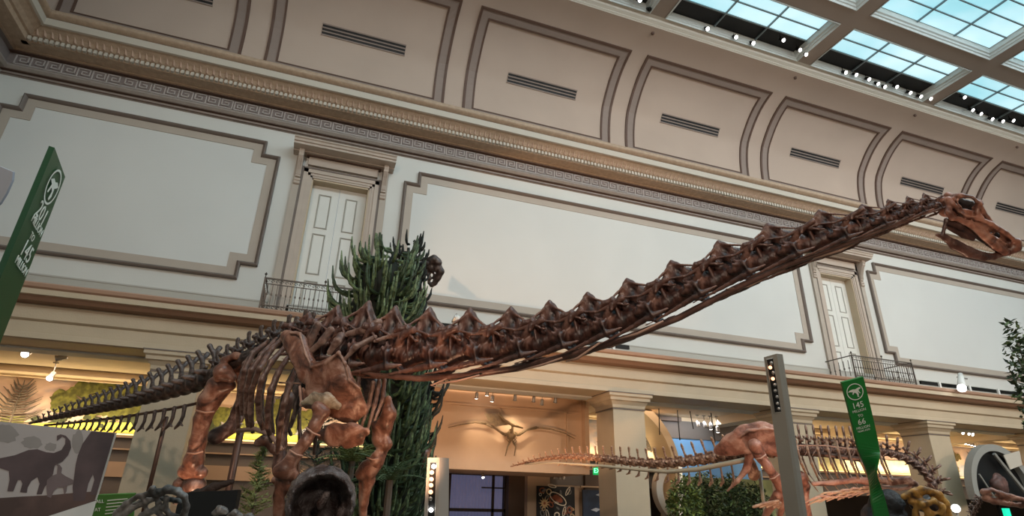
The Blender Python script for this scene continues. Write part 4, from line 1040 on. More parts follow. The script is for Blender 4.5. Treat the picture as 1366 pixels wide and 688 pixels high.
# ---- shoulder blade
def scap(dd=0,mir=False):
    s=SDF(); n=CF
    def q(u,v,d): return P(u,v,d+dd)
    s.chain([q(383,449,7.15),(q(394,458,7.05)),q(402,476,6.95),q(412,498,6.85)],[.09,.14,.13,.14],.05,n,3.2)
    s.chain([q(400,452,7.1),q(405,468,7.0),q(413,487,6.9)],[.05,.06,.07],.05,n,2.2)
    s.chain([q(413,497,6.85),q(432,497,6.78),q(450,480,6.72)],[.12,.14,.08],.05,n,3.2)
    s.chain([q(425,510,6.8),q(448,500,6.72),q(456,520,6.68),q(468,535,6.68)],[.16,.17,.18,.13],.05,n,3)
    s.chain([q(418,525,6.8),q(436,535,6.7),q(462,548,6.66)],[.10,.15,.14],.05,n,2.6)
    s.chain([q(404,520,6.85),q(409,537,6.8),q(428,540,6.7)],[.03,.06,.08],.04,n,2)
    s.chain([q(478,520,6.7),q(484,545,6.7),q(470,560,6.7)],[.03,.06,.06],.04,n,2)
    # raised rims
    s.chain([q(388,444,7.0),q(400,445,6.98),q(407,470,6.85),q(416,489,6.76),q(436,484,6.7),q(452,470,6.66),q(460,484,6.62),q(466,507,6.6),q(480,518,6.62)],[.018]*9,.03)
    s.chain([q(400,515,6.8),q(402,540,6.7),q(425,537,6.62)],[.02]*3,.03)
    return s
bone('shoulder_blade',sau,scap(),.016,m_bone_r,.005,9)
s=SDF().chain(pch([(478,470,7.7),(486,495,7.6),(500,525,7.5),(508,548,7.4)]),[.08,.12,.14,.1],.05,CF,3); bone('shoulder_blade',sau,s,.025,m_bone_d,.005,9)
m_buff=bone_mat('fossil_buff','#4f4238','#9a8872','#cdbfaa')
s=SDF()
s.chain(pch([(404,537,6.66),(420,532,6.6),(436,533,6.56),(450,541,6.56)]),[.03,.07,.08,.05],.04,CF,2)
s.cap(P(432,526,6.5),P(436,527,6.5),.03,.03,.01,sub=True); s.cap(P(445,543,6.5),P(447,545,6.5),.02,.02,.01,sub=True)
tag(bone('repair_patch',sau,s,.012,m_buff,.008,14),'rough buff patch on the shoulder joint')
# ---- front limb nearest
s=SDF().chain(pch([(429,549,6.5),(420,568,6.42),(408,588,6.35),(393,607,6.3),(381,626,6.25)]),[.08,.066,.062,.07,.10],.04)
s.cap(P(372,628,6.25),P(392,634,6.25),.07,.055,.05); s.cap(P(424,543,6.5),P(433,550,6.5),.07,.06,.04)
bone('upper_arm_bone',sau,s,.014,m_bone_r,.004,9)
def ringband(a,b,r=.011,parent=sau): return tube('steel_band',parent,[a,((a[0]+b[0])/2,(a[1]+b[1])/2+2,(a[2]+b[2])/2-.02),b],r,m_strap,6)
ringband((408,570,6.28),(427,581,6.28)); ringband((386,600,6.2),(404,608,6.2))
s=SDF().chain(pch([(378,640,6.3),(374,660,6.3),(372,700,6.3)]),[.08,.07,.07],.03).chain(pch([(368,640,6.35),(392,648,6.3),(396,700,6.3)]),[.05,.055,.05],.03); bone('forearm_bone',sau,s,.018,m_bone_r,.004,9)
# breast plate
s=SDF().chain(pch([(430,580,6.6),(447,580,6.55),(470,578,6.5),(488,576,6.5)]),[.07,.13,.12,.05],.05,CF,2.5).cap(P(462,592,6.5),P(478,585,6.5),.06,.08,.04,CF,2.5); bone('breast_plate',sau,s,.016,m_bone_r,.006,10)
# ---- other front limb
s=SDF().chain(pch([(518,532,7.1),(519,552,7.05),(511,570,7.05),(508,590,7.05)]),[.045,.085,.105,.075],.05,CF,1.4).chain(pch([(500,566,7.1),(507,585,7.05),(515,592,7.0)]),[.05,.09,.08],.05); s.cap(P(509,603,7.0),P(502,615,6.95),.07,.1,.04)
s.cap(P(507,577,6.92),P(508,584,6.92),.07,.05,.03,sub=True)
bone('upper_arm_bone',sau,s,.016,m_bone_r,.004,9)
s=SDF().chain(pch([(501,618,6.95),(491,626,6.95),(482,632,6.95)]),[.09,.11,.075],.05).chain(pch([(492,640,6.95),(489,655,6.95),(486,670,6.95),(484,700,6.95)]),[.08,.05,.045,.045],.03).cap(P(484,640,7),P(483,700,7),.05,.04,.03); bone('forearm_bone',sau,s,.018,m_bone_r,.004,9)
ringband((489,610,6.85),(505,612,6.85))
# hanging front ribs beside it
for k,(a,b,c) in enumerate((((498,510,7.0),(492,540,6.95),(480,575,6.9)),((506,508,7.1),(500,540,7.0),(489,578,6.9)),((513,505,7.2),(510,535,7.1),(500,560,7.0)),((478,505,6.9),(476,540,6.8),(470,570,6.75)))):
    s=SDF().chain(pch((a,b,c)),[.03,.028,.02],.02); bone('rib',sau,s,.016,m_bone,.004,12)
# ---- hips and hind limbs
s=SDF().chain(pch([(291,494,8.35),(300,480,8.3),(314,474,8.25),(330,478,8.2),(341,490,8.15)]),[.04,.05,.05,.06,.05],.03)
s.chain(pch([(305,490,8.5),(320,490,8.45),(325,505,8.4)]),[.14,.16,.12],.05,CF,3)
s.chain(pch([(290,505,8.3),(297,496,8.2),(308,503,8.2)]),[.05,.12,.08],.05)
bone('hip_bone',sau,s,.02,m_bone_r,.005,9)
s=SDF().chain(pch([(325,505,8.4),(326,530,8.3),(320,560,8.1)]),[.09,.06,.05],.04); bone('pubic_bone',sau,s,.025,m_bone)
s=SDF().chain(pch([(292,516,8.45),(279,535,8.4),(270,560,8.35),(264,590,8.3),(259,614,8.25),(256,627,8.25)]),[.18,.15,.115,.11,.13,.14],.05)
s.cap(P(300,512,8.4),P(306,514,8.4),.09,.09,.06); s.cap(P(245,629,8.2),P(269,630,8.2),.085,.085,.05); s.cap(P(257,636,8.05),P(257,622,8.05),.03,.02,.03,sub=True)
bone('thigh_bone',sau,s,.02,m_bone_r,.005,8)
for a,b in (((261,547,8.2),(286,549,8.2)),((249,604,8.15),(271,602,8.15))): ringband(a,b,.012)
s=SDF().chain(pch([(259,648,8.2),(257,660,8.2),(256,700,8.2)]),[.16,.13,.1],.05).cap(P(240,646,8.25),P(242,652,8.25),.10,.09,.04); bone('shin_bone',sau,s,.03,m_bone)
s=SDF().chain(pch([(330,520,9.2),(318,548,9.2),(308,570,9.1),(288,582,9.0)]),[.12,.1,.1,.13],.05); bone('thigh_bone',sau,s,.03,m_bone)
s=SDF().chain(pch([(384,530,7.7),(377,560,7.7),(375,590,7.6),(373,622,7.5)]),[.09,.08,.07,.1],.05).chain(pch([(364,600,7.5),(352,585,7.4),(345,590,7.4)]),[.05,.05,.06],.04); bone('upper_arm_bone',sau,s,.025,m_bone)
s=SDF().chain(pch([(405,470,8.2),(400,500,8.2),(395,540,8.1)]),[.1,.1,.08],.05,CF,2); bone('shoulder_blade',sau,s,.03,m_bone_d)
# cross rod through the chest
tube('chest_rod',sau,[(372,510,7.5),(410,512,7.4),(440,512,7.2)],.012,m_strap,6)
# ================================================================ tall spiny conifer model behind the skeleton
m_gr=[mat('spiny_green','#42573a',.5,0,.0,16,.5,60,col2='#26341f'),mat('spiny_green_light','#768a60',.5,0,0,16,.5,60,col2='#3b4b30'),mat('spiny_shaded','#10150f',.7)]  # the last green is darkened for the conifer's shaded side
def spiny(name,lab,prof,d,n,mats,seed,core,thick=.034,group=None,dx=0):
    # prof: (v, centre u, half width) rows down the trunk
    R=random.Random(seed); vs=[p[0] for p in prof]
    base=P(prof[-1][1]+dx,prof[-1][0],d); root=thing(name,lab,'tree',(base.x,base.y,0),group)
    def row(v):
        u=np.interp(v,vs,[p[1] for p in prof])+dx; hw=np.interp(v,vs,[p[2] for p in prof])
        c=P(u,v,d); return c,hw*d/FPX
    MB().tube([Vector((base.x,base.y,0))]+[row(v)[0] for v in (650,560,460,380,330)],[.14,.12,.1,.08,.06,.03],8).build('trunk',core,root,True)
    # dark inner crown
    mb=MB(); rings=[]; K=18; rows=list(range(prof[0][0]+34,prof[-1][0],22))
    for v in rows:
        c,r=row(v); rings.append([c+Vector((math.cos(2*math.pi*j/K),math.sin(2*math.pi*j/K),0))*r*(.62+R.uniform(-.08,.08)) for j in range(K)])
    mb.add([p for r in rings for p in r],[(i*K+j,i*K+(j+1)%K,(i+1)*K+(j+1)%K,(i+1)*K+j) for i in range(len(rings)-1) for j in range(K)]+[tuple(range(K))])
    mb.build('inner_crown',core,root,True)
    stuff=[MB() for _ in mats]; made=0
    for i in range(n):
        v=prof[0][0]+ (prof[-1][0]-prof[0][0])*((i+.5)/n)**.9; c,r=row(v+8); th=R.uniform(0,2*math.pi)
        # favour the side facing the hall
        if R.random()<.55: th=R.uniform(math.pi*1.0,math.pi*2.05)
        rd=Vector((math.cos(th),math.sin(th),0)); L=r*R.uniform(.55,.85)+.14; sw=R.uniform(-1.1,1.1); td=Vector((-rd.y,rd.x,0))
        p0=c+rd*r*R.uniform(.3,.62)-Vector((0,0,.1)); up=R.uniform(.35,.85)
        pts=[p0+rd*L*.62*math.sin(t*1.5)+td*L*sw*t*(1-.55*t)+Vector((0,0,L*up*(t**1.9)-.07*math.sin(math.pi*t))) for t in (0,.2,.4,.6,.8,1)]
        q=thick*R.uniform(.8,1.15); rad=[q*.8,q*1.05,q*.9,q*1.0,q*.8,q*.35]
        mi=R.randrange(len(mats))
        if made<300: MB().tube(pts,rad,6).build('spiny_branch',mats[mi],root); made+=1
        else: stuff[mi].tube(pts,rad,5)
    for k,sm in enumerate(stuff):
        if sm.v: tag(sm.build('small_branches',mats[k],root),kind='stuff')
    return root
spiny('spiny_conifer','tall dark green spiny conifer model rising behind the shoulder of the long-necked skeleton',
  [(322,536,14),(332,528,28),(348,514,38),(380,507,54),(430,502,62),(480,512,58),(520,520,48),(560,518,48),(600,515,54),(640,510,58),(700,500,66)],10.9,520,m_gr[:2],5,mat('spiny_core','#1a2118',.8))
spiny('spiny_conifer','dark cone of branches standing in for the shaded right side of the spiny conifer',
  [(306,548,8),(330,545,20),(370,545,22),(430,540,26),(480,545,30),(520,560,34),(560,548,32),(600,545,34),(640,540,34),(700,520,40)],12.3,240,m_gr[2:],9,m_gr[2],.032)  # near-black branches put the conifer's side shade into colour and shape
# small plants under and behind the skeleton
def fern(lab,px,d,n,L,seed,m,cat='fern',nm='potted_fern'):
    R=random.Random(seed); b=P(*px,d); root=thing(nm,lab,cat,(b.x,b.y,0)); 
    MB().tube([(b.x,b.y,0),(b.x,b.y,max(.3,b.z))],[.07,.05],7).build('stem',m_twig,root)
    for i in range(n):
        a=2*math.pi*i/n+R.uniform(-.2,.2); rd=Vector((math.cos(a),math.sin(a),0)); el=R.uniform(.4,1.3)
        pts=[b+rd*L*t*math.cos(el*(1-.5*t))+Vector((0,0,L*(t*math.sin(el)-.45*t*t))) for t in [k/7 for k in range(8)]]
        mb=MB().tube(pts,[.008]*7+[.003],4)
        for k in range(1,8):
            t=(pts[k]-pts[k-1]).normalized(); s=t.cross(Vector((0,0,1))).normalized()
            for q in (-1,1):
                for f in (0,.5):
                    p=pts[k-1].lerp(pts[k],f); w=L*.26*(1-.75*abs(k/8-.35)); tip=p+s*q*w+t*w*.6-Vector((0,0,w*.2))
                    mb.add([p-t*.012,p+t*.012,tip],[(0,1,2)])
        mb.build('frond',m,root)
m_fr=mat('fern_green','#4e6440',.6,0,.3,8); m_fr2=mat('fern_yellow','#7e8a50',.6,0,.3,8); m_bg=mat('blue_green','#4c5f56',.7,0,.3,8)
fern('leafy fern model below the breast plate of the long-necked skeleton',(470,615),9.6,16,.75,1,m_fr2)
fern('dark fern model right of the round hollow fossil',(520,640),8.6,14,.7,2,m_fr)
fern('fern model partly hidden by the round hollow fossil',(450,655),8.8,12,.6,3,m_fr)
def feather(lab,px,d,h,r,n,seed,m):
    R=random.Random(seed); b=P(*px,d); root=thing('feathery_conifer',lab,'tree',(b.x,b.y,0))
    top=b.z+h; MB().tube([(b.x,b.y,0),(b.x,b.y,top)],[.05,.01],6).build('trunk',m_twig,root)
    for i in range(n):
        t=i/n; z=b.z+h*t; a=R.uniform(0,6.28); L=r*(1-.8*t)*R.uniform(.7,1.1); mb=MB()
        rd=Vector((math.cos(a),math.sin(a),.35)); p0=Vector((b.x,b.y,z)); mb.tube([p0,p0+rd*L],[.008,.003],4)
        for k in range(14):
            p=p0+rd*L*(k/14); dd=Vector((R.uniform(-1,1),R.uniform(-1,1),R.uniform(-.3,1))).normalized()*.09; s=dd.cross(rd).normalized()*.008
            mb.add([p-s,p+s,p+dd],[(0,1,2)])
        mb.build('branch',m,root)
feather('feathery yellow green conifer beside the black display case',(336,688),8.2,.95,.3,70,5,m_fr2)
feather('blue green conifer seen between the ribs and the shoulder blade',(418,640),10.2,2.2,.55,110,6,m_bg)
q=P(1372,500,13.0); leafy('leafy_tree','green tree top cut off by the right edge of the hall','tree',(q.x,q.y,0),q.z+1.2,.55,900,40,(2,0))
# ================================================================ second skeleton (right)
m_b2=bone_mat('fossil_tan','#3b241b','#8d6048','#d3ac8c',.45,5)
m_b2r=bone_mat('fossil_flesh','#6b4034','#a8705c','#d0a590',.45,4)
sec=thing('dinosaur_skeleton','reddish tan dinosaur skeleton with a long straight tail, right of the middle pier','skeleton',(9.5,9,0))
TL=[(1040,600,11.6),(1000,605,11.9),(965,609,12.1),(930,614,12.3),(890,618,12.5),(850,617,12.8),(805,612,13.1),(760,609,13.5),(720,613,13.9),(686,621,14.3)]
TC=[Vector(p) for p in cr([tuple(P(*q)) for q in TL],10)]
ln=[0]
for a,b in zip(TC,TC[1:]): ln.append(ln[-1]+(b-a).length)
arr=np.array([tuple(p) for p in TC])
def caud2():
    s=SDF(); s.chain([(-.45,0,0),(0,0,0),(.45,0,0)],[.42,.30,.42],.08)
    s.chain([(0,0,.3),(-.15,0,.8),(-.25,0,1.35)],[.18,.10,.14],.08,(0,1,0),1.2)
    for q in (-1,1):
        s.chain([(0,q*.3,.1),(0,q*.75,.1)],[.15,.09],.08); s.cap((.1,q*.12,.45),(.6,q*.15,.5),.1,.08,.05); s.cap((-.2,0,1.2),(-.25,q*.22,1.45),.12,.1,.06)
    return s.mesh('vertebra',.075,m_b2,.015,3)
cau2=caud2()
s_=SDF(); s_.chain([(0,0,0),(-.02,0,-.55),(-.08,0,-1.0),(-.3,0,-1.2)],[.08,.07,.12,.08],.05); chev2=s_.mesh('chevron',.06,m_b2)
s=.05;k=0
while s<ln[-1]:
    f=s/ln[-1]; R_=.26*(1-f)**.9+.03; pt=.24-.08*f
    t=along(max(0,s-.05))-along(min(ln[-1],s+.05))
    put(cau2,'tail_vertebra',sec,frame(along(s),t,pt*.95,R_,R_*(1.15 if f<.5 else 1.3)))
    if k>3 and f<.8: put(chev2,'chevron',sec,frame(along(s)-Vector((0,0,R_*.45)),t,pt*1.3,R_,max(.12,.5*(1-f*1.35))))
    s+=pt;k+=1
MB().tube([P(*q) for q in ((1000,612,11.7),(965,619,11.9),(930,626,12.2),(890,629,12.4),(850,626,12.7),(800,621,13.0),(740,617,13.5),(700,619,14))],[.05,.05,.05,.04,.035,.03,.02,.012],8).build('tail_rod',m_stone,sec,True)
def rod2(px,r,n='support_post',m=None):
    a=P(*px[0]); b=P(*px[1]); d=b-a; e=a+d*(-a.z/d.z); MB().tube([a,e],r,8).build(n,m or m_wlamp,sec,True)
rod2([(1013,628,11.9),(1021,688,11.9)],.035,'support_post',m_stone)
# hips
s=SDF()
s.chain(pch([(958,600,11.7),(975,592,11.6),(995,584,11.5),(1015,580,11.45),(1034,582,11.4)]),[.10,.20,.27,.27,.22],.06,CF,3)
s.chain(pch([(960,604,11.7),(980,602,11.6),(1000,598,11.5),(1020,598,11.4),(1040,602,11.4)]),[.06,.08,.1,.1,.12],.05,CF,1.5)
s.chain(pch([(975,590,11.5),(998,574,11.35),(1022,571,11.3),(1037,574,11.3)]),[.03,.035,.035,.03],.03)
s.cap(P(1009,597,11.2),P(1012,600,11.2),.1,.08,.03,sub=True)
bone('hip_bone',sec,s,.028,m_b2r,.01,8)
s=SDF().chain(pch([(1000,606,11.6),(996,625,11.6),(984,641,11.6),(970,655,11.7)]),[.09,.07,.04,.02],.04); bone('ischium',sec,s,.02,m_b2r)
s=SDF().chain(pch([(1002,618,11.7),(1006,633,11.7)]),[.1,.13],.04,CF,2.5); bone('pubic_bone',sec,s,.025,m_b2)
s=SDF().chain(pch([(1007,594,11.1),(1013,606,11.1),(1024,622,11.0),(1034,636,11.0),(1042,650,11.0)]),[.13,.11,.085,.085,.11],.05); bone('thigh_bone',sec,s,.02,m_b2r,.006,8)
for a,b in (((1008,612,10.9),(1022,606,10.9)),((1026,639,10.85),(1040,632,10.85))): ringband(a,b,.014,sec)
s=SDF().chain(pch([(1038,660,11.0),(1030,672,11.1),(1020,690,11.2)]),[.1,.08,.06],.04).chain(pch([(1046,664,11),(1040,690,11.1)]),[.07,.05],.04); bone('shin_bone',sec,s,.025,m_b2r)
for i in range(4):
    s=SDF().chain(pch([(1005+i*9,676,10.8),(1020+i*7,671,10.8),(1038,668+i*3,10.8)]),.03,.02); bone('foot_bone',sec,s,.02,m_b2)
# back, neck
BK=[(1040,600,11.4),(1052,599,11.3),(1066,599,11.2),(1082,600,11.1),(1098,601,11.0),(1114,602,10.9),(1130,603,10.8),(1146,603,10.7),(1162,603,10.6),(1178,603,10.5),(1194,606,10.4),(1210,612,10.3),(1224,621,10.2),(1236,633,10.1),(1244,647,10.0),(1240,661,9.95)]
_p=[tuple(P(*q)) for q in BK]; _c=np.array(cr(_p,6)); _l=np.concatenate([[0],np.cumsum(np.linalg.norm(np.diff(_c,axis=0),axis=1))]); pts=[Vector([float(np.interp(x,_l,_c[:,j])) for j in range(3)]) for x in np.linspace(0,_l[-1],23)]
m_b2d=bone_mat('fossil_umber','#261814','#5b3d32','#c3a493',.45,4)
s=SDF(); s.chain([(-.5,0,0),(0,0,.02),(.5,0,0)],[.36,.27,.36],.06); s.chain([(0,0,.3),(0,0,.8),(-.1,0,1.3)],[.22,.14,.2],.1,(0,1,0),1.2)
for q in (-1,1):
    s.chain([(0,q*.1,.55),(0,q*.5,.7),(0,q*.85,.72)],[.12,.1,.12],.08); s.cap((.1,q*.2,.5),(.45,q*.25,.55),.1,.1,.06); s.cap((-.1,q*.2,.6),(-.6,q*.3,.75),.1,.08,.06)
    s.cap((0,q*.3,-.05),(-.5,q*.45,-.35),.09,.05,.05)
d2=s.mesh('vertebra',.06,m_b2d,.02,3)
for i in range(1,len(pts)-1):
    t=pts[i+1]-pts[i-1]; L=t.length/2; z=.27
    put(d2,'back_vertebra' if i<13 else 'neck_vertebra',sec,frame(pts[i],t,L*.95,z*.9,z*(1.2 if i<13 else .8),Vector((0,0,1)) if i<17 else Vector((.6,-.3,.75))))
# ribs
for i in range(9):
    u=1062+13.5*i; d=10.95-.09*i
    s=SDF().chain([P(u,588,d+.2),P(u+2,600,d-.25),P(u+7,618,d-.4),P(u+17,640,d-.35),P(u+30,656-1.2*i,d)],[.022,.024,.022,.018,.010],.02); bone('rib',sec,s,.013,m_b2,.002)
    s=SDF().chain([P(u+5,592,d+.5),P(u+9,612,d+.9),P(u+17,632,d+.9),P(u+28,646,d+.5)],[.02,.02,.018,.010],.02); bone('rib',sec,s,.016,m_b2d,.003)
MB().tube([P(1050,594,11),(P(1100,594,10.6)),P(1146,600,10.3),P(1168,612,10.2)],.014,6).build('rib_rod',m_strap,sec)
MB().tube([P(1050,603,11.3),(P(1100,606,10.9)),P(1146,612,10.6),P(1166,622,10.5)],.05,8).build('back_rod',m_steel,sec)
for i in range(24):
    u=1074+3.6*i; v=670-.6*i+4*math.sin(i*1.7)
    MB().tube([P(u,v,10.2),P(u+14,v-7,10.1),P(u+34,v-10+(i%3)*2,10.15)],[.010,.018,.008],5).build('belly_rib',m_b2 if i%2 else m_b2r,sec)
s=SDF().chain(pch([(1068,636,10.6),(1075,648,10.6),(1074,664,10.6),(1078,690,10.6)]),[.11,.07,.06,.08],.04); bone('upper_arm_bone',sec,s,.022,m_b2r)
s=SDF().chain(pch([(1085,645,10.4),(1110,644,10.3),(1140,640,10.2),(1160,642,10.1)]),[.04,.05,.05,.07],.03); bone('collar_bone',sec,s,.022,m_b2r)
s=SDF().chain(pch([(1172,640,10.1),(1190,642,10.0),(1210,640,9.9),(1222,646,9.9)]),[.06,.07,.07,.05],.03,CF,2).chain(pch([(1175,650,10.1),(1200,652,10),(1215,650,9.9)]),.03,.03); bone('shoulder_blade',sec,s,.022,m_b2d)
# ================================================================ other fossils near the floor
def simple_skull(nm,lab,cat,root_loc,chains,subs,h,m,fl=2.0):
    r=thing(nm,lab,cat,root_loc); s=SDF()
    for px,rad in chains: s.chain(pch(px),rad,.02,CF,fl)
    for px,rad in subs: s.chain(pch(px),rad,.01,sub=True)
    bone('skull',r,s,h,m,.004,14); return r
# amber skull
am=thing('amber_skull','large golden brown horned skull below the curved neck of the second skeleton','skull',P(1235,688,8.5))
s=SDF()
s.chain(pch([(1206,662,8.5),(1218,657,8.5),(1234,655,8.5),(1250,660,8.5),(1260,672,8.5),(1266,700,8.5)]),[.05,.06,.07,.07,.07,.08],.03,CF,1.6)
s.chain(pch([(1222,660,8.5),(1230,672,8.45),(1238,684,8.4),(1240,700,8.4)]),[.06,.06,.06,.08],.04,CF,1.4)
s.chain(pch([(1222,700,8.5),(1222,680,8.5),(1216,668,8.5)]),.05,.03).chain(pch([(1230,672,8.4),(1245,668,8.4),(1256,676,8.4),(1254,700,8.4)]),.05,.03).chain(pch([(1240,684,8.4),(1256,684,8.4)]),.04,.03)
s.chain(pch([(1232,655,8.5),(1228,650,8.5)]),.03,.03)
for u,v,r in ((1236,663,.05),(1247,677,.06),(1229,684,.05),(1215,676,.04),(1252,690,.05)): s.cap(P(u,v,8.2),P(u,v,8.6),r*.8,r*.8,.02,sub=True)
bone('skull',am,s,.02,m_bone_a,.008,11)
s=SDF().chain(pch([(1222,672,8.75),(1240,672,8.75),(1250,684,8.75),(1250,700,8.75)]),[.10,.13,.14,.14],.05); bone('inner_core',am,s,.03,m_bone_d,.02,14)
bk=SDF().chain(pch([(1172,672,8.9),(1186,671,8.8),(1196,674,8.7)]),[.16,.2,.12],.06,CF,1.5).chain(pch([(1172,692,8.9),(1188,692,8.8)]),.24,.05)
rk=thing('dark_rock','black rough rock block left of the golden brown skull','rock',P(1190,688,8.8)); bone('block',rk,bk,.03,mat('rock_black','#211f20',.6,0,.4,6,.8,20),.02,9)
# pink skull and its neck
pk=thing('pink_skull','pinkish long-snouted skull on a short neck in front of the ring archway','skull',P(1305,688,8.6))
s=SDF()
s.chain(pch([(1312,656,8.6),(1322,655,8.6),(1334,659,8.55),(1350,663,8.5),(1366,667,8.45),(1376,671,8.4)]),[.05,.05,.05,.04,.035,.03],.03,CF,1.4)
s.chain(pch([(1314,664,8.6),(1326,668,8.6),(1345,671,8.5),(1362,674,8.5),(1376,674,8.4)]),[.05,.05,.045,.035,.03],.03,CF,1.4)
s.cap(P(1325,658,8.4),P(1325,658,8.8),.025,.025,.01,sub=True); s.cap(P(1342,667,8.3),P(1352,669,8.3),.012,.012,.01,sub=True); s.cap(P(1342,667,8.5),P(1356,670,8.5),.016,.016,.01,sub=True)
bone('skull',pk,s,.012,m_bone_p,.004,14)
pt_=[P(*q) for q in ((1314,662,8.65),(1308,667,8.7),(1305,673,8.75),(1301,679,8.8),(1298,686,8.85),(1296,694,8.9))]
for i in range(1,6): put(d2,'neck_vertebra',pk,frame(pt_[i],pt_[i-1]-pt_[min(i+1,5)],.07,.07,.08))
rod_=MB().tube([P(1330,672,8.6),Vector((P(1330,672,8.6).x,P(1330,672,8.6).y,0))],.02,6).build('support_post',m_dark,pk)
# bright lamp near it
lp=thing('track_spotlight','bright white lamp pointing at the visitor beside the golden brown skull','spotlight',P(1275,678,9.2))
a=P(1275,678,9.2); n=(CO-a).normalized()
MB().tube([a-n*.22,a-n*.02],[.05,.07],12).build('lamp_head',m_wlamp,lp,True); MB().tube([a-n*.02,a],[.06,.06],12).build('lens',m_lens,lp)
MB().tube([a-n*.1,(a.x,a.y,0)],.02,6).build('stem',m_wlamp,lp)
# grey meat eater skull bottom left
gs=thing('grey_skull','grey predator skull cast at the bottom left in front of the green label','skull',P(195,688,4.3))
s=SDF(); d=4.3
s.chain(pch([(150,700,d),(156,684,d),(168,672,d),(184,662,d),(200,658,d),(212,656,d)]),[.03,.026,.022,.02,.022,.028],.015,CF,1.5)
s.chain(pch([(160,690,d),(176,678,d),(190,672,d),(200,668,d)]),[.03,.022,.016,.02],.015)
s.chain(pch([(175,700,d),(190,688,d),(206,680,d),(218,676,d)]),[.03,.026,.022,.022],.015)
s.chain(pch([(190,662,d),(194,674,d),(196,688,d)]),.014,.012); s.chain(pch([(206,660,d),(211,670,d),(212,684,d),(220,692,d)]),.018,.012)
s.chain(pch([(212,658,d),(224,652,d),(236,655,d),(246,662,d),(249,676,d),(244,690,d)]),[.03,.03,.028,.022,.022,.03],.015)
s.chain(pch([(222,664,d),(220,678,d),(230,690,d),(244,692,d)]),[.02,.02,.024,.03],.015)
s.chain(pch([(165,680,d+.15),(190,668,d+.15),(215,664,d+.12),(240,668,d+.1)]),.02,.015)
s.chain(pch([(200,655,d),(204,651,d)]),[.018,.022],.012)
bone('skull',gs,s,.0075,m_bone_g,.004,26)
s=SDF().chain(pch([(214,694,d-.02),(240,696,d-.02),(262,694,d)]),[.03,.028,.02],.02); bone('lower_jaw',gs,s,.01,m_bone_g,.003,20)
# black case and rock slope behind it
bc=thing('black_case','black display case behind the iron post at the bottom left','display case',P(283,688,6.4))
a=P(240,657,6.5); b=P(318,653,6.3)
mb=MB(); vs=[]
for p in (a,b): vs+=[(p.x,p.y,0),(p.x,p.y,p.z),(p.x,p.y+.5,p.z),(p.x,p.y+.5,0)]
mb.add(vs,[(0,1,2,3),(4,5,6,7),(0,1,5,4),(1,2,6,5),(2,3,7,6),(0,3,7,4)]).build('case',m_black,bc)
s=SDF().chain(pch([(236,668,7.4),(262,660,7.4),(284,650,7.4),(310,642,7.4)]),[.05,.06,.05,.03],.04,CF,.8); rs=thing('fallen_log','dark bark covered log sloping behind the black case','log',P(262,680,6.9)); bone('log',rs,s,.02,mat('bark_dark','#3d302b',.8,0,.4,12,.8,40),.008,14)
for u,v,r in ((294,680,.05),(313,684,.04),(332,690,.045)):
    s=SDF().chain(pch([(u-8,v+4,5.6),(u,v,5.6),(u+7,v+3,5.6)]),[r*.6,r*.8,r*.6],.03); o=thing('grey_stone','grey stone in front of the black case, %s'%{294:'leftmost',313:'middle one',332:'lowest at the right'}[u],'stone',P(u,688,5.6)); bone('stone',o,s,.015,m_bone_g,.01,20)
# hollow round fossil in the foreground
hf=thing('hollow_fossil','round hollow dark fossil block with a grey sparkling rim in the bottom foreground','fossil',P(428,688,4.9))
s=SDF(); c=P(428,668,5.0); n=(CO-c).normalized()
s.cap(c-n*.12,c+n*.02,.30,.29,.04); s.cap(c+n*.35-CU*.06+CR*.01,c-n*.02-CU*.05,.27,.23,.03,sub=True); s.chain([c+CR*.0-CU*.03,c+CR*.06+CU*.06-n*.05],[.04,.03],.03)
bone('shell',hf,s,.016,mat('hollow_fossil_stone','#716867',.4,0,0,9,1,50,col2='#35231e',lo=.38,hi=.66),.014,13)
e=c+n*.03; 
MB().tube([(c.x,c.y,0),c-Vector((0,0,.25))],.05,8).build('stand',m_dark,hf)
# dark predator skeleton looking over the tree
dt=thing('dark_predator_skeleton','dark meat-eating dinosaur skeleton whose small head peers out right of the spiny conifer','skeleton',P(560,688,12.6)); d=12.9
s=SDF()
s.chain(pch([(569,356,d),(573,349,d),(579,346,d),(584,350,d),(584,357,d)]),[.09,.1,.1,.09,.07],.04,CF,1.2)
s.chain(pch([(569,357,d),(576,358,d),(585,358,d),(587.5,362,d),(584,371,d),(580,377,d),(576,380,d)]),[.09,.08,.09,.09,.07,.06,.06],.03,CF,1.2)
s.chain(pch([(570,362,d),(573,370,d),(572,377,d),(576,380,d)]),[.05,.045,.03,.04],.03); s.chain(pch([(576,360,d),(580,368,d),(576,372,d)]),[.03,.03,.02],.02)
bone('skull',dt,s,.03,m_bone_d,.008,10)
np_=[P(q[0],q[1],q[2]+.5) for q in ((571,357,12.35),(563,358,12.4),(560,368,12.45),(560,382,12.5),(561,398,12.55),(560,416,12.6),(558,436,12.65),(556,460,12.7),(553,490,12.7))]
for i in range(1,8): put(d2 if False else dorsM,'neck_vertebra',dt,frame(np_[i],np_[i-1]-np_[i+1],.26,.13,.14,Vector((-1,0,.1))))
MB().tube([np_[1]+Vector((.06,0,0)),np_[5]+Vector((.09,0,0)),(np_[8].x+.09,np_[8].y,0)],.03,6).build('support_post',m_dark,dt)
s=SDF().chain(pch([(560,598,12.0),(565,604,12.0),(566,614,12.0),(560,622,12.0)]),[.12,.15,.14,.1],.05); o=thing('brown_fossil','round brown fossil poking out right of the conifer above the lamp post','fossil',P(563,680,12)); bone('knob',o,s,.03,m_bone,.01,9)
MB().tube([P(563,610,12.0),(P(563,610,12).x,P(563,610,12).y,0)],.04,6).build('support_post',m_dark,o)
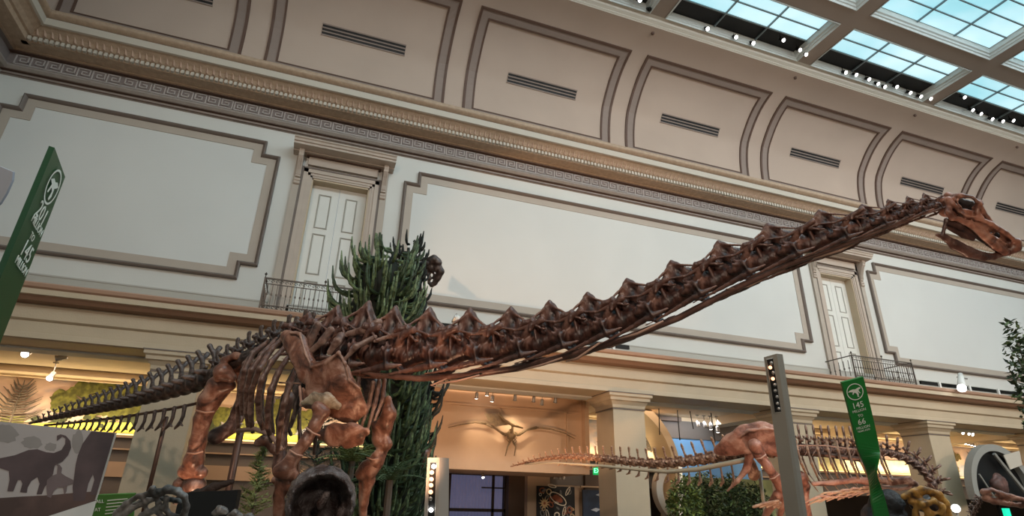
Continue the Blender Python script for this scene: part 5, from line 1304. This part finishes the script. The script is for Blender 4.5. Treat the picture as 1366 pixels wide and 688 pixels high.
# ================================================================ signs and posts
m_green=mat('sign_green','#1f7a33',.35); m_green_d=mat('sign_green_dark','#174d24',.4); m_ink=mat('sign_print','#e6ebe2',.5)
def slab(px_d,thickvec,name,m,parent):
    f=[P(*q) for q in px_d]; b=[p+thickvec for p in f]; k=len(f)
    return MB().add([tuple(p) for p in f+b],[tuple(range(k)),tuple(range(k,2*k))[::-1]]+[(i,(i+1)%k,k+(i+1)%k,k+i) for i in range(k)]).build(name,m,parent)
def signtext(body,u,v,d,xd,yd,size,parent,name='lettering',lift=.012):
    o=P(u,v,d); z=xd.cross(yd).normalized()
    if z.dot(CO-o)<0: z=-z
    M_=Matrix((xd,yd,xd.cross(yd))).transposed().to_4x4(); M_.translation=o+z*lift
    return text(name,body,size,M_,m_ink,parent,.001)
def ringdino(u,v,d,xd,yd,r,parent,lift=.012):
    c=P(u,v,d); z=xd.cross(yd).normalized()
    if z.dot(CO-c)<0: z=-z
    c=c+z*lift; n=32; vs=[]
    for q in (r,r*.9): vs+=[tuple(c+xd*q*math.cos(2*math.pi*i/n)+yd*q*math.sin(2*math.pi*i/n)) for i in range(n)]
    MB().add(vs,[(i,(i+1)%n,n+(i+1)%n,n+i) for i in range(n)]).build('round_emblem_ring',m_ink,parent)
    sil=[(-.85,.12),(-.55,.3),(-.2,.34),(.1,.28),(.35,.36),(.6,.42),(.8,.3),(.62,.2),(.45,.12),(.5,-.1),(.62,-.3),(.5,-.32),(.38,-.12),(.3,-.05),(.38,-.35),(.28,-.62),(.4,-.7),(.15,-.68),(.18,-.45),(.08,-.2),(-.1,-.08),(-.3,-.3),(-.38,-.2),(-.25,.0),(-.5,.08)]
    MB().add([tuple(c+xd*r*a+yd*r*b) for a,b in sil],[tuple(range(len(sil)))]).build('emblem_animal',m_ink,parent)
# right blade
gb=thing('green_blade_sign','tall green twisted blade sign reading 145 to 66 million, right of the grey post','sign',P(1177,688,5.6))
d=5.6; xd=(P(1151.8,502.4,d)-P(1123,510,d)).normalized(); yd=(P(1123,510,d)-P(1136.5,562,d)); yd=(yd-xd*yd.dot(xd)).normalized()
L=[(1123,510),(1136.5,562),(1143.7,593.7),(1149,609),(1155,622.5),(1160,638),(1162.5,655),(1164,672),(1167,690),(1172,730)]
Rr=[(1151.8,502.4),(1165.3,559),(1173,596.5),(1173.5,606),(1172.5,616),(1170,630),(1174,645),(1180,662),(1187,690),(1196,730)]
tw=[0,0,0,.03,.07,.10,.05,.0,-.02,-.02]
L,Rr,tw=[cr([tuple(q) if hasattr(q,'__len__') else (q,) for q in A_],5) for A_ in (L,Rr,tw)]; tw=[q[0] for q in tw]
mb=MB(); vs=[]; nrm=xd.cross(yd).normalized()
for (a,b),t in zip(zip(L,Rr),tw):
    pa=P(*a,d+t); pb=P(*b,d-t); vs+=[pa,pb,pb+CF*.03,pa+CF*.03]
k=len(L); fs=[(i*4+j,i*4+(j+1)%4,(i+1)*4+(j+1)%4,(i+1)*4+j) for i in range(k-1) for j in range(4)]+[(0,1,2,3),((k-1)*4,(k-1)*4+1,(k-1)*4+2,(k-1)*4+3)]
mb.add(vs,fs).build('blade',m_green,gb)
pb=P(1184,730,d); MB().tube([pb,(pb.x,pb.y,0)],.06,8).build('foot',m_green_d,gb)
px=d/FPX
ringdino(1139.6,522,d,xd,yd,11.2*px,gb)
for body,u,v,sz in (('145',1143.5,540,9.5),('MILLION',1145.3,547,4.2),('TO',1147,553.8,4.4),('66',1148.6,562,9.5),('MILLION',1150.5,569.3,4.2),('YEARS AGO',1151.4,573.6,2.8)): signtext(body,u,v,d,xd,yd,sz*px*1.15,gb)
# left blade, seen nearly edge on
gl=thing('green_blade_sign','dark green blade sign reading 201 million to 145 million, cut off by the left edge','sign',P(0,460,2.9))
TL_,TR_=P(73,197,2.95),P(87,236,3.22)
fl=P(-40,468,2.72); fr=P(-22,515,2.66)
th=P(66,194.6,2.97)-P(73,197,2.95)
nn_=(TR_-TL_).cross(fl-TL_).normalized(); _r=ray(-22,515); fr=CO+_r*((TL_-CO).dot(nn_)/_r.dot(nn_))
f=[TL_,TR_,fr,fl]; b=[p+th*1.1 for p in f]
mb=MB().add([tuple(p) for p in f+b],[(0,1,2,3),(7,6,5,4),(0,1,5,4),(1,2,6,5),(2,3,7,6),(3,0,4,7)]); mb.build('blade',m_green_d,gl)
q=(fr+fl)/2; MB().tube([q,(q.x,q.y,0)],.05,8).build('foot',m_green_d,gl)
xd=(TR_-TL_).normalized(); nn=xd.cross(fl-TL_).normalized()
if nn.dot(CO-TL_)<0: nn=-nn
yd=nn.cross(xd); 
if yd.dot(TL_-fl)<0: yd=-yd
def onface(u,v):
    r=ray(u,v); t=(TL_-CO).dot(nn)/r.dot(nn); return CO+r*t
def ftext(body,u,v,sz):
    o=onface(u,v); X_=xd; Y_=yd; Z_=X_.cross(Y_)
    M_=Matrix((X_,Y_,Z_)).transposed().to_4x4(); M_.translation=o+nn*.006; text('lettering',body,sz,M_,m_ink,gl,.001)
W_=(TR_-TL_).length
for body,u,v,sz in (('201',54,285,.30),('MILLION',48,301,.15),('TO',41,316,.13),('145',34,336,.30),('MILLION',27,355,.15)): ftext(body,u,v,W_*sz*1.25)
c=onface(69,249); _P=P
n=32; r=W_*.30; vs=[]
for q in (r,r*.88): vs+=[tuple(c+nn*.006+xd*q*math.cos(2*math.pi*i/n)+yd*q*math.sin(2*math.pi*i/n)) for i in range(n)]
MB().add(vs,[(i,(i+1)%n,n+(i+1)%n,n+i) for i in range(n)]).build('round_emblem_ring',m_ink,gl)
sil=[(-.8,.1),(-.4,.35),(0,.3),(.3,.45),(.75,.35),(.5,.15),(.3,.05),(.45,-.4),(.3,-.7),(.1,-.65),(.15,-.2),(-.15,-.1),(-.3,-.5),(-.5,-.5),(-.35,0)]
MB().add([tuple(c+nn*.006+xd*r*a+yd*r*b) for a,b in sil],[tuple(range(len(sil)))]).build('emblem_animal',m_ink,gl)
# pale blue banner at the left edge
bn=thing('standing_banner','pale blue grey banner corner at the left edge beside the green blade','banner',P(-10,250,4.4))
slab([(-60,214,4.4),(0,222,4.4),(17,229,4.4),(16,240,4.4),(8,258,4.4),(0,271,4.4),(-60,330,4.4)],CF*.02,'cloth',mat('banner_blue','#9ba3b0',.7),bn)
q=P(-55,300,4.4); MB().tube([q,(q.x,q.y,0)],.02,6).build('banner_pole',m_dark,bn)
# grey lamp posts
m_post=mat('post_grey','#9a968d',.5,.2,.05,4); m_postl=mat('post_light','#b9b4ae',.4,.2)
def lamp_post(lab,A,B,C_,A2,B2,C2,d,slot,bulbs,m,glow):
    r=thing('lamp_post',lab,'lamp post',P((A2[0]+C2[0])/2,688,d))
    vs=[P(*A,d),P(*B,d),P(*C_,d+.06),P(*A,d+.12)]; lo=[P(*A2,d),P(*B2,d),P(*C2,d+.06),P(*A2,d+.12)]
    ext=[]
    for a,b in zip(vs,lo):
        dr=b-a; ext.append(a+dr*(-a.z/dr.z) if b.z>.05 else b)
    MB().add([tuple(p) for p in vs+ext],[(0,1,2,3),(4,5,6,7),(0,1,5,4),(1,2,6,5),(2,3,7,6),(3,0,4,7)]).build('post',m,r)
    (u0,v0),(u1,v1),(u2,v2),(u3,v3)=slot
    slab([(u0,v0,d-.004),(u1,v1,d-.004),(u2,v2,d-.004),(u3,v3,d-.004)],CF*.003,'lamp_slot',m_black,r)
    s4=[P(u,v,d-.006) for u,v in slot]; mb=MB()
    for i in range(4): mb.tube([s4[i],s4[(i+1)%4]],.004,5)
    mb.build('slot_rim',m,r)
    for i,(u,v,on) in enumerate(bulbs):
        c=P(u,v,d-.02); MB().tube([c+CF*.012,c,c-CF*.008],[glow*.7,glow,glow*.8],10).build('bulb',m_lens if on==2 else (m_amb if on else m_clear),r,True)
    return r
m_amb=mat('warm_bulb','#ffd0a8',.4,emit='#ffb88a',estr=2.2)
lamp_post('grey square lamp post with a slot of small bulbs, left of the green twisted sign',(1018.8,476.3),(1036,471.5),(1044,472.5),(1048,688),(1066.7,688),(1077,688),4.5,
   [(1022,479.5),(1031.5,477.5),(1042.5,549),(1033,551)],[(1029,484,0),(1027.5,490,1),(1031.5,497,0),(1031,505,1),(1033.5,513,0),(1034,521,0),(1036.5,529,0),(1037,538,0),(1039,545,0)],m_post,.014)
lamp_post('pale lamp post with glowing bulbs, right of the spiny conifer',(570.4,610.4),(586.3,610),(599,611),(565.5,688),(585,688),(598.5,688),6.0,
   [(573.5,616),(582.5,616),(580,690),(570,690)],[(578.5,622,2),(576,630,1),(575.5,639,1),(575,647,1),(574.5,656,1),(574,665,0),(575,680,2)],m_postl,.024)
# ================================================================ picture panel of grazing giants, lower left
A_=P(-60,556,6.3); B_=P(154.5,577.5,6.9)
pn=(B_-A_).cross(Vector((0,0,1))).normalized()
if pn.dot(CO-A_)<0: pn=-pn
def onp(u,v,l=0): r=ray(u,v); t=(A_-CO).dot(pn)/r.dot(pn); return CO+r*t+pn*l
pic=thing('picture_panel','large printed panel with grey long-necked giants in mist, at the lower left','panel',onp(60,680))
m_mist=mat('print_mist','#a39c99',.7,0,.15,1.2); m_gi=mat('print_giant','#4e3f40',.75,0,.35,3); m_gi2=mat('print_giant_far','#6b5c5c',.75,0,.2,3); m_gr_=mat('print_ground','#54403a',.8,0,.4,4); m_mt=mat('print_tree_mist','#827c78',.8,0,.1,3)
def poly(px,l,m,name,parent=pic,thick=0):
    f=[onp(u,v,l) for u,v in px]
    if thick: 
        b=[p-pn*thick for p in f]; k=len(f)
        return MB().add([tuple(p) for p in f+b],[tuple(range(k)),tuple(range(k,2*k))[::-1]]+[(i,(i+1)%k,k+(i+1)%k,k+i) for i in range(k)]).build(name,m,parent)
    return MB().add([tuple(p) for p in f],[tuple(range(len(f)))]).build(name,m,parent)
poly([(-60,556),(154.5,577.5),(128,667),(60,700),(-60,760)],0,m_mist,'board',pic,.04)
poly([(-40,668),(0,664),(30,662),(70,660),(100,657),(129.8,655),(128,667),(60,700),(-40,760)],.004,m_gr_,'printed_ground')
# near giant on the right
poly([(122,575),(154,578),(150,592),(141,622),(133,650),(129,660),(120,660),(126,640),(124,632),(118,645),(113,668),(98,668),(97,650),(99,635),(101,620),(104,607),(110,592)],.006,m_gi,'printed_giant')
# walking giant
poly([(-5,612),(20,607),(38,600),(50,599),(62,603),(72,604),(82,600),(87,592),(87.5,585),(83,582),(80,585),(76,588),(76,581),(81,579),(88,581),(94,588),(95,597),(91,607),(84,615),(73,621),(71,632),(66,642),(60,649),(56,659),(49,659),(53,645),(50,636),(42,641),(37,650),(36,657),(27,656),(30,645),(28,640),(24,640),(18,655),(10,655),(13,640),(12,628),(0,624),(-10,622)],.006,m_gi,'printed_giant')
poly([(62,650),(63,640),(70,634),(76,632),(77,622),(74,618),(80,620),(83,624),(82,631),(88,635),(98,640),(98,645),(90,647),(89,655),(86,660),(84,650),(77,650),(72,655),(68,664),(63,662)],.008,m_gi2,'printed_young_giant')
for cx,cy,rx,ry,sd in ((43,590,14,9,1),(8,580,16,11,2),(104,590,8,16,3),(68,596,8,6,4),(5,572,14,6,5)):
    R=random.Random(sd); poly([(cx+rx*math.cos(k*.35)*R.uniform(.8,1.15),cy+ry*math.sin(k*.35)*R.uniform(.8,1.15)) for k in range(18)],.002+.0002*sd,m_mt,'printed_tree')
tube('panel_edge',pic,[(0,0,1),(0,0,1)],.001,m_post) if False else None
e0,e1=onp(154.5,577.5,.0),onp(128,667,.0); MB().tube([e0,e1],.012,6).build('panel_edge',m_postl,pic)
MB().tube([onp(20,700,-.05),Vector((onp(20,700).x,onp(20,700).y,0))],.03,6).build('leg',m_post,pic)
# green label below it
lb=thing('green_label','green information label with white text lines, behind the grey skull','label',P(155,688,5.6)); d=5.6
q=[(131,660,d),(180,658,d),(176,700,d),(119,702,d)]
slab(q,CF*.02,'plate',mat('label_green','#4c7d3a',.5),lb)
xd=(P(180,658,d)-P(131,660,d)).normalized(); yd=(CU-xd*CU.dot(xd)).normalized()
for body,u,v,sz in (('ALL',134.5,668,6.5),('AT',131.5,679,6.5)): signtext(body,u,v,d,xd,yd,sz*d/FPX,lb)
for i in range(5):
    slab([(143-i*.8,667+i*4.4,d-.006),(170-i*1.8,664.5+i*4.4,d-.006),(170-i*1.8,665.6+i*4.4,d-.006),(143-i*.8,668.1+i*4.4,d-.006)],CF*.003,'printed_line',m_ink,lb)
MB().tube([P(148,700,d),Vector((P(148,700,d).x,P(148,700,d).y,0))],.03,6).build('leg',m_post,lb)
slab([(60,690,6.2),(128,668,6.4),(119,700,6.2),(50,720,6.0)],CF*.02,'reading_rail',m_postl,lb)
bpy.context.view_layer.update()
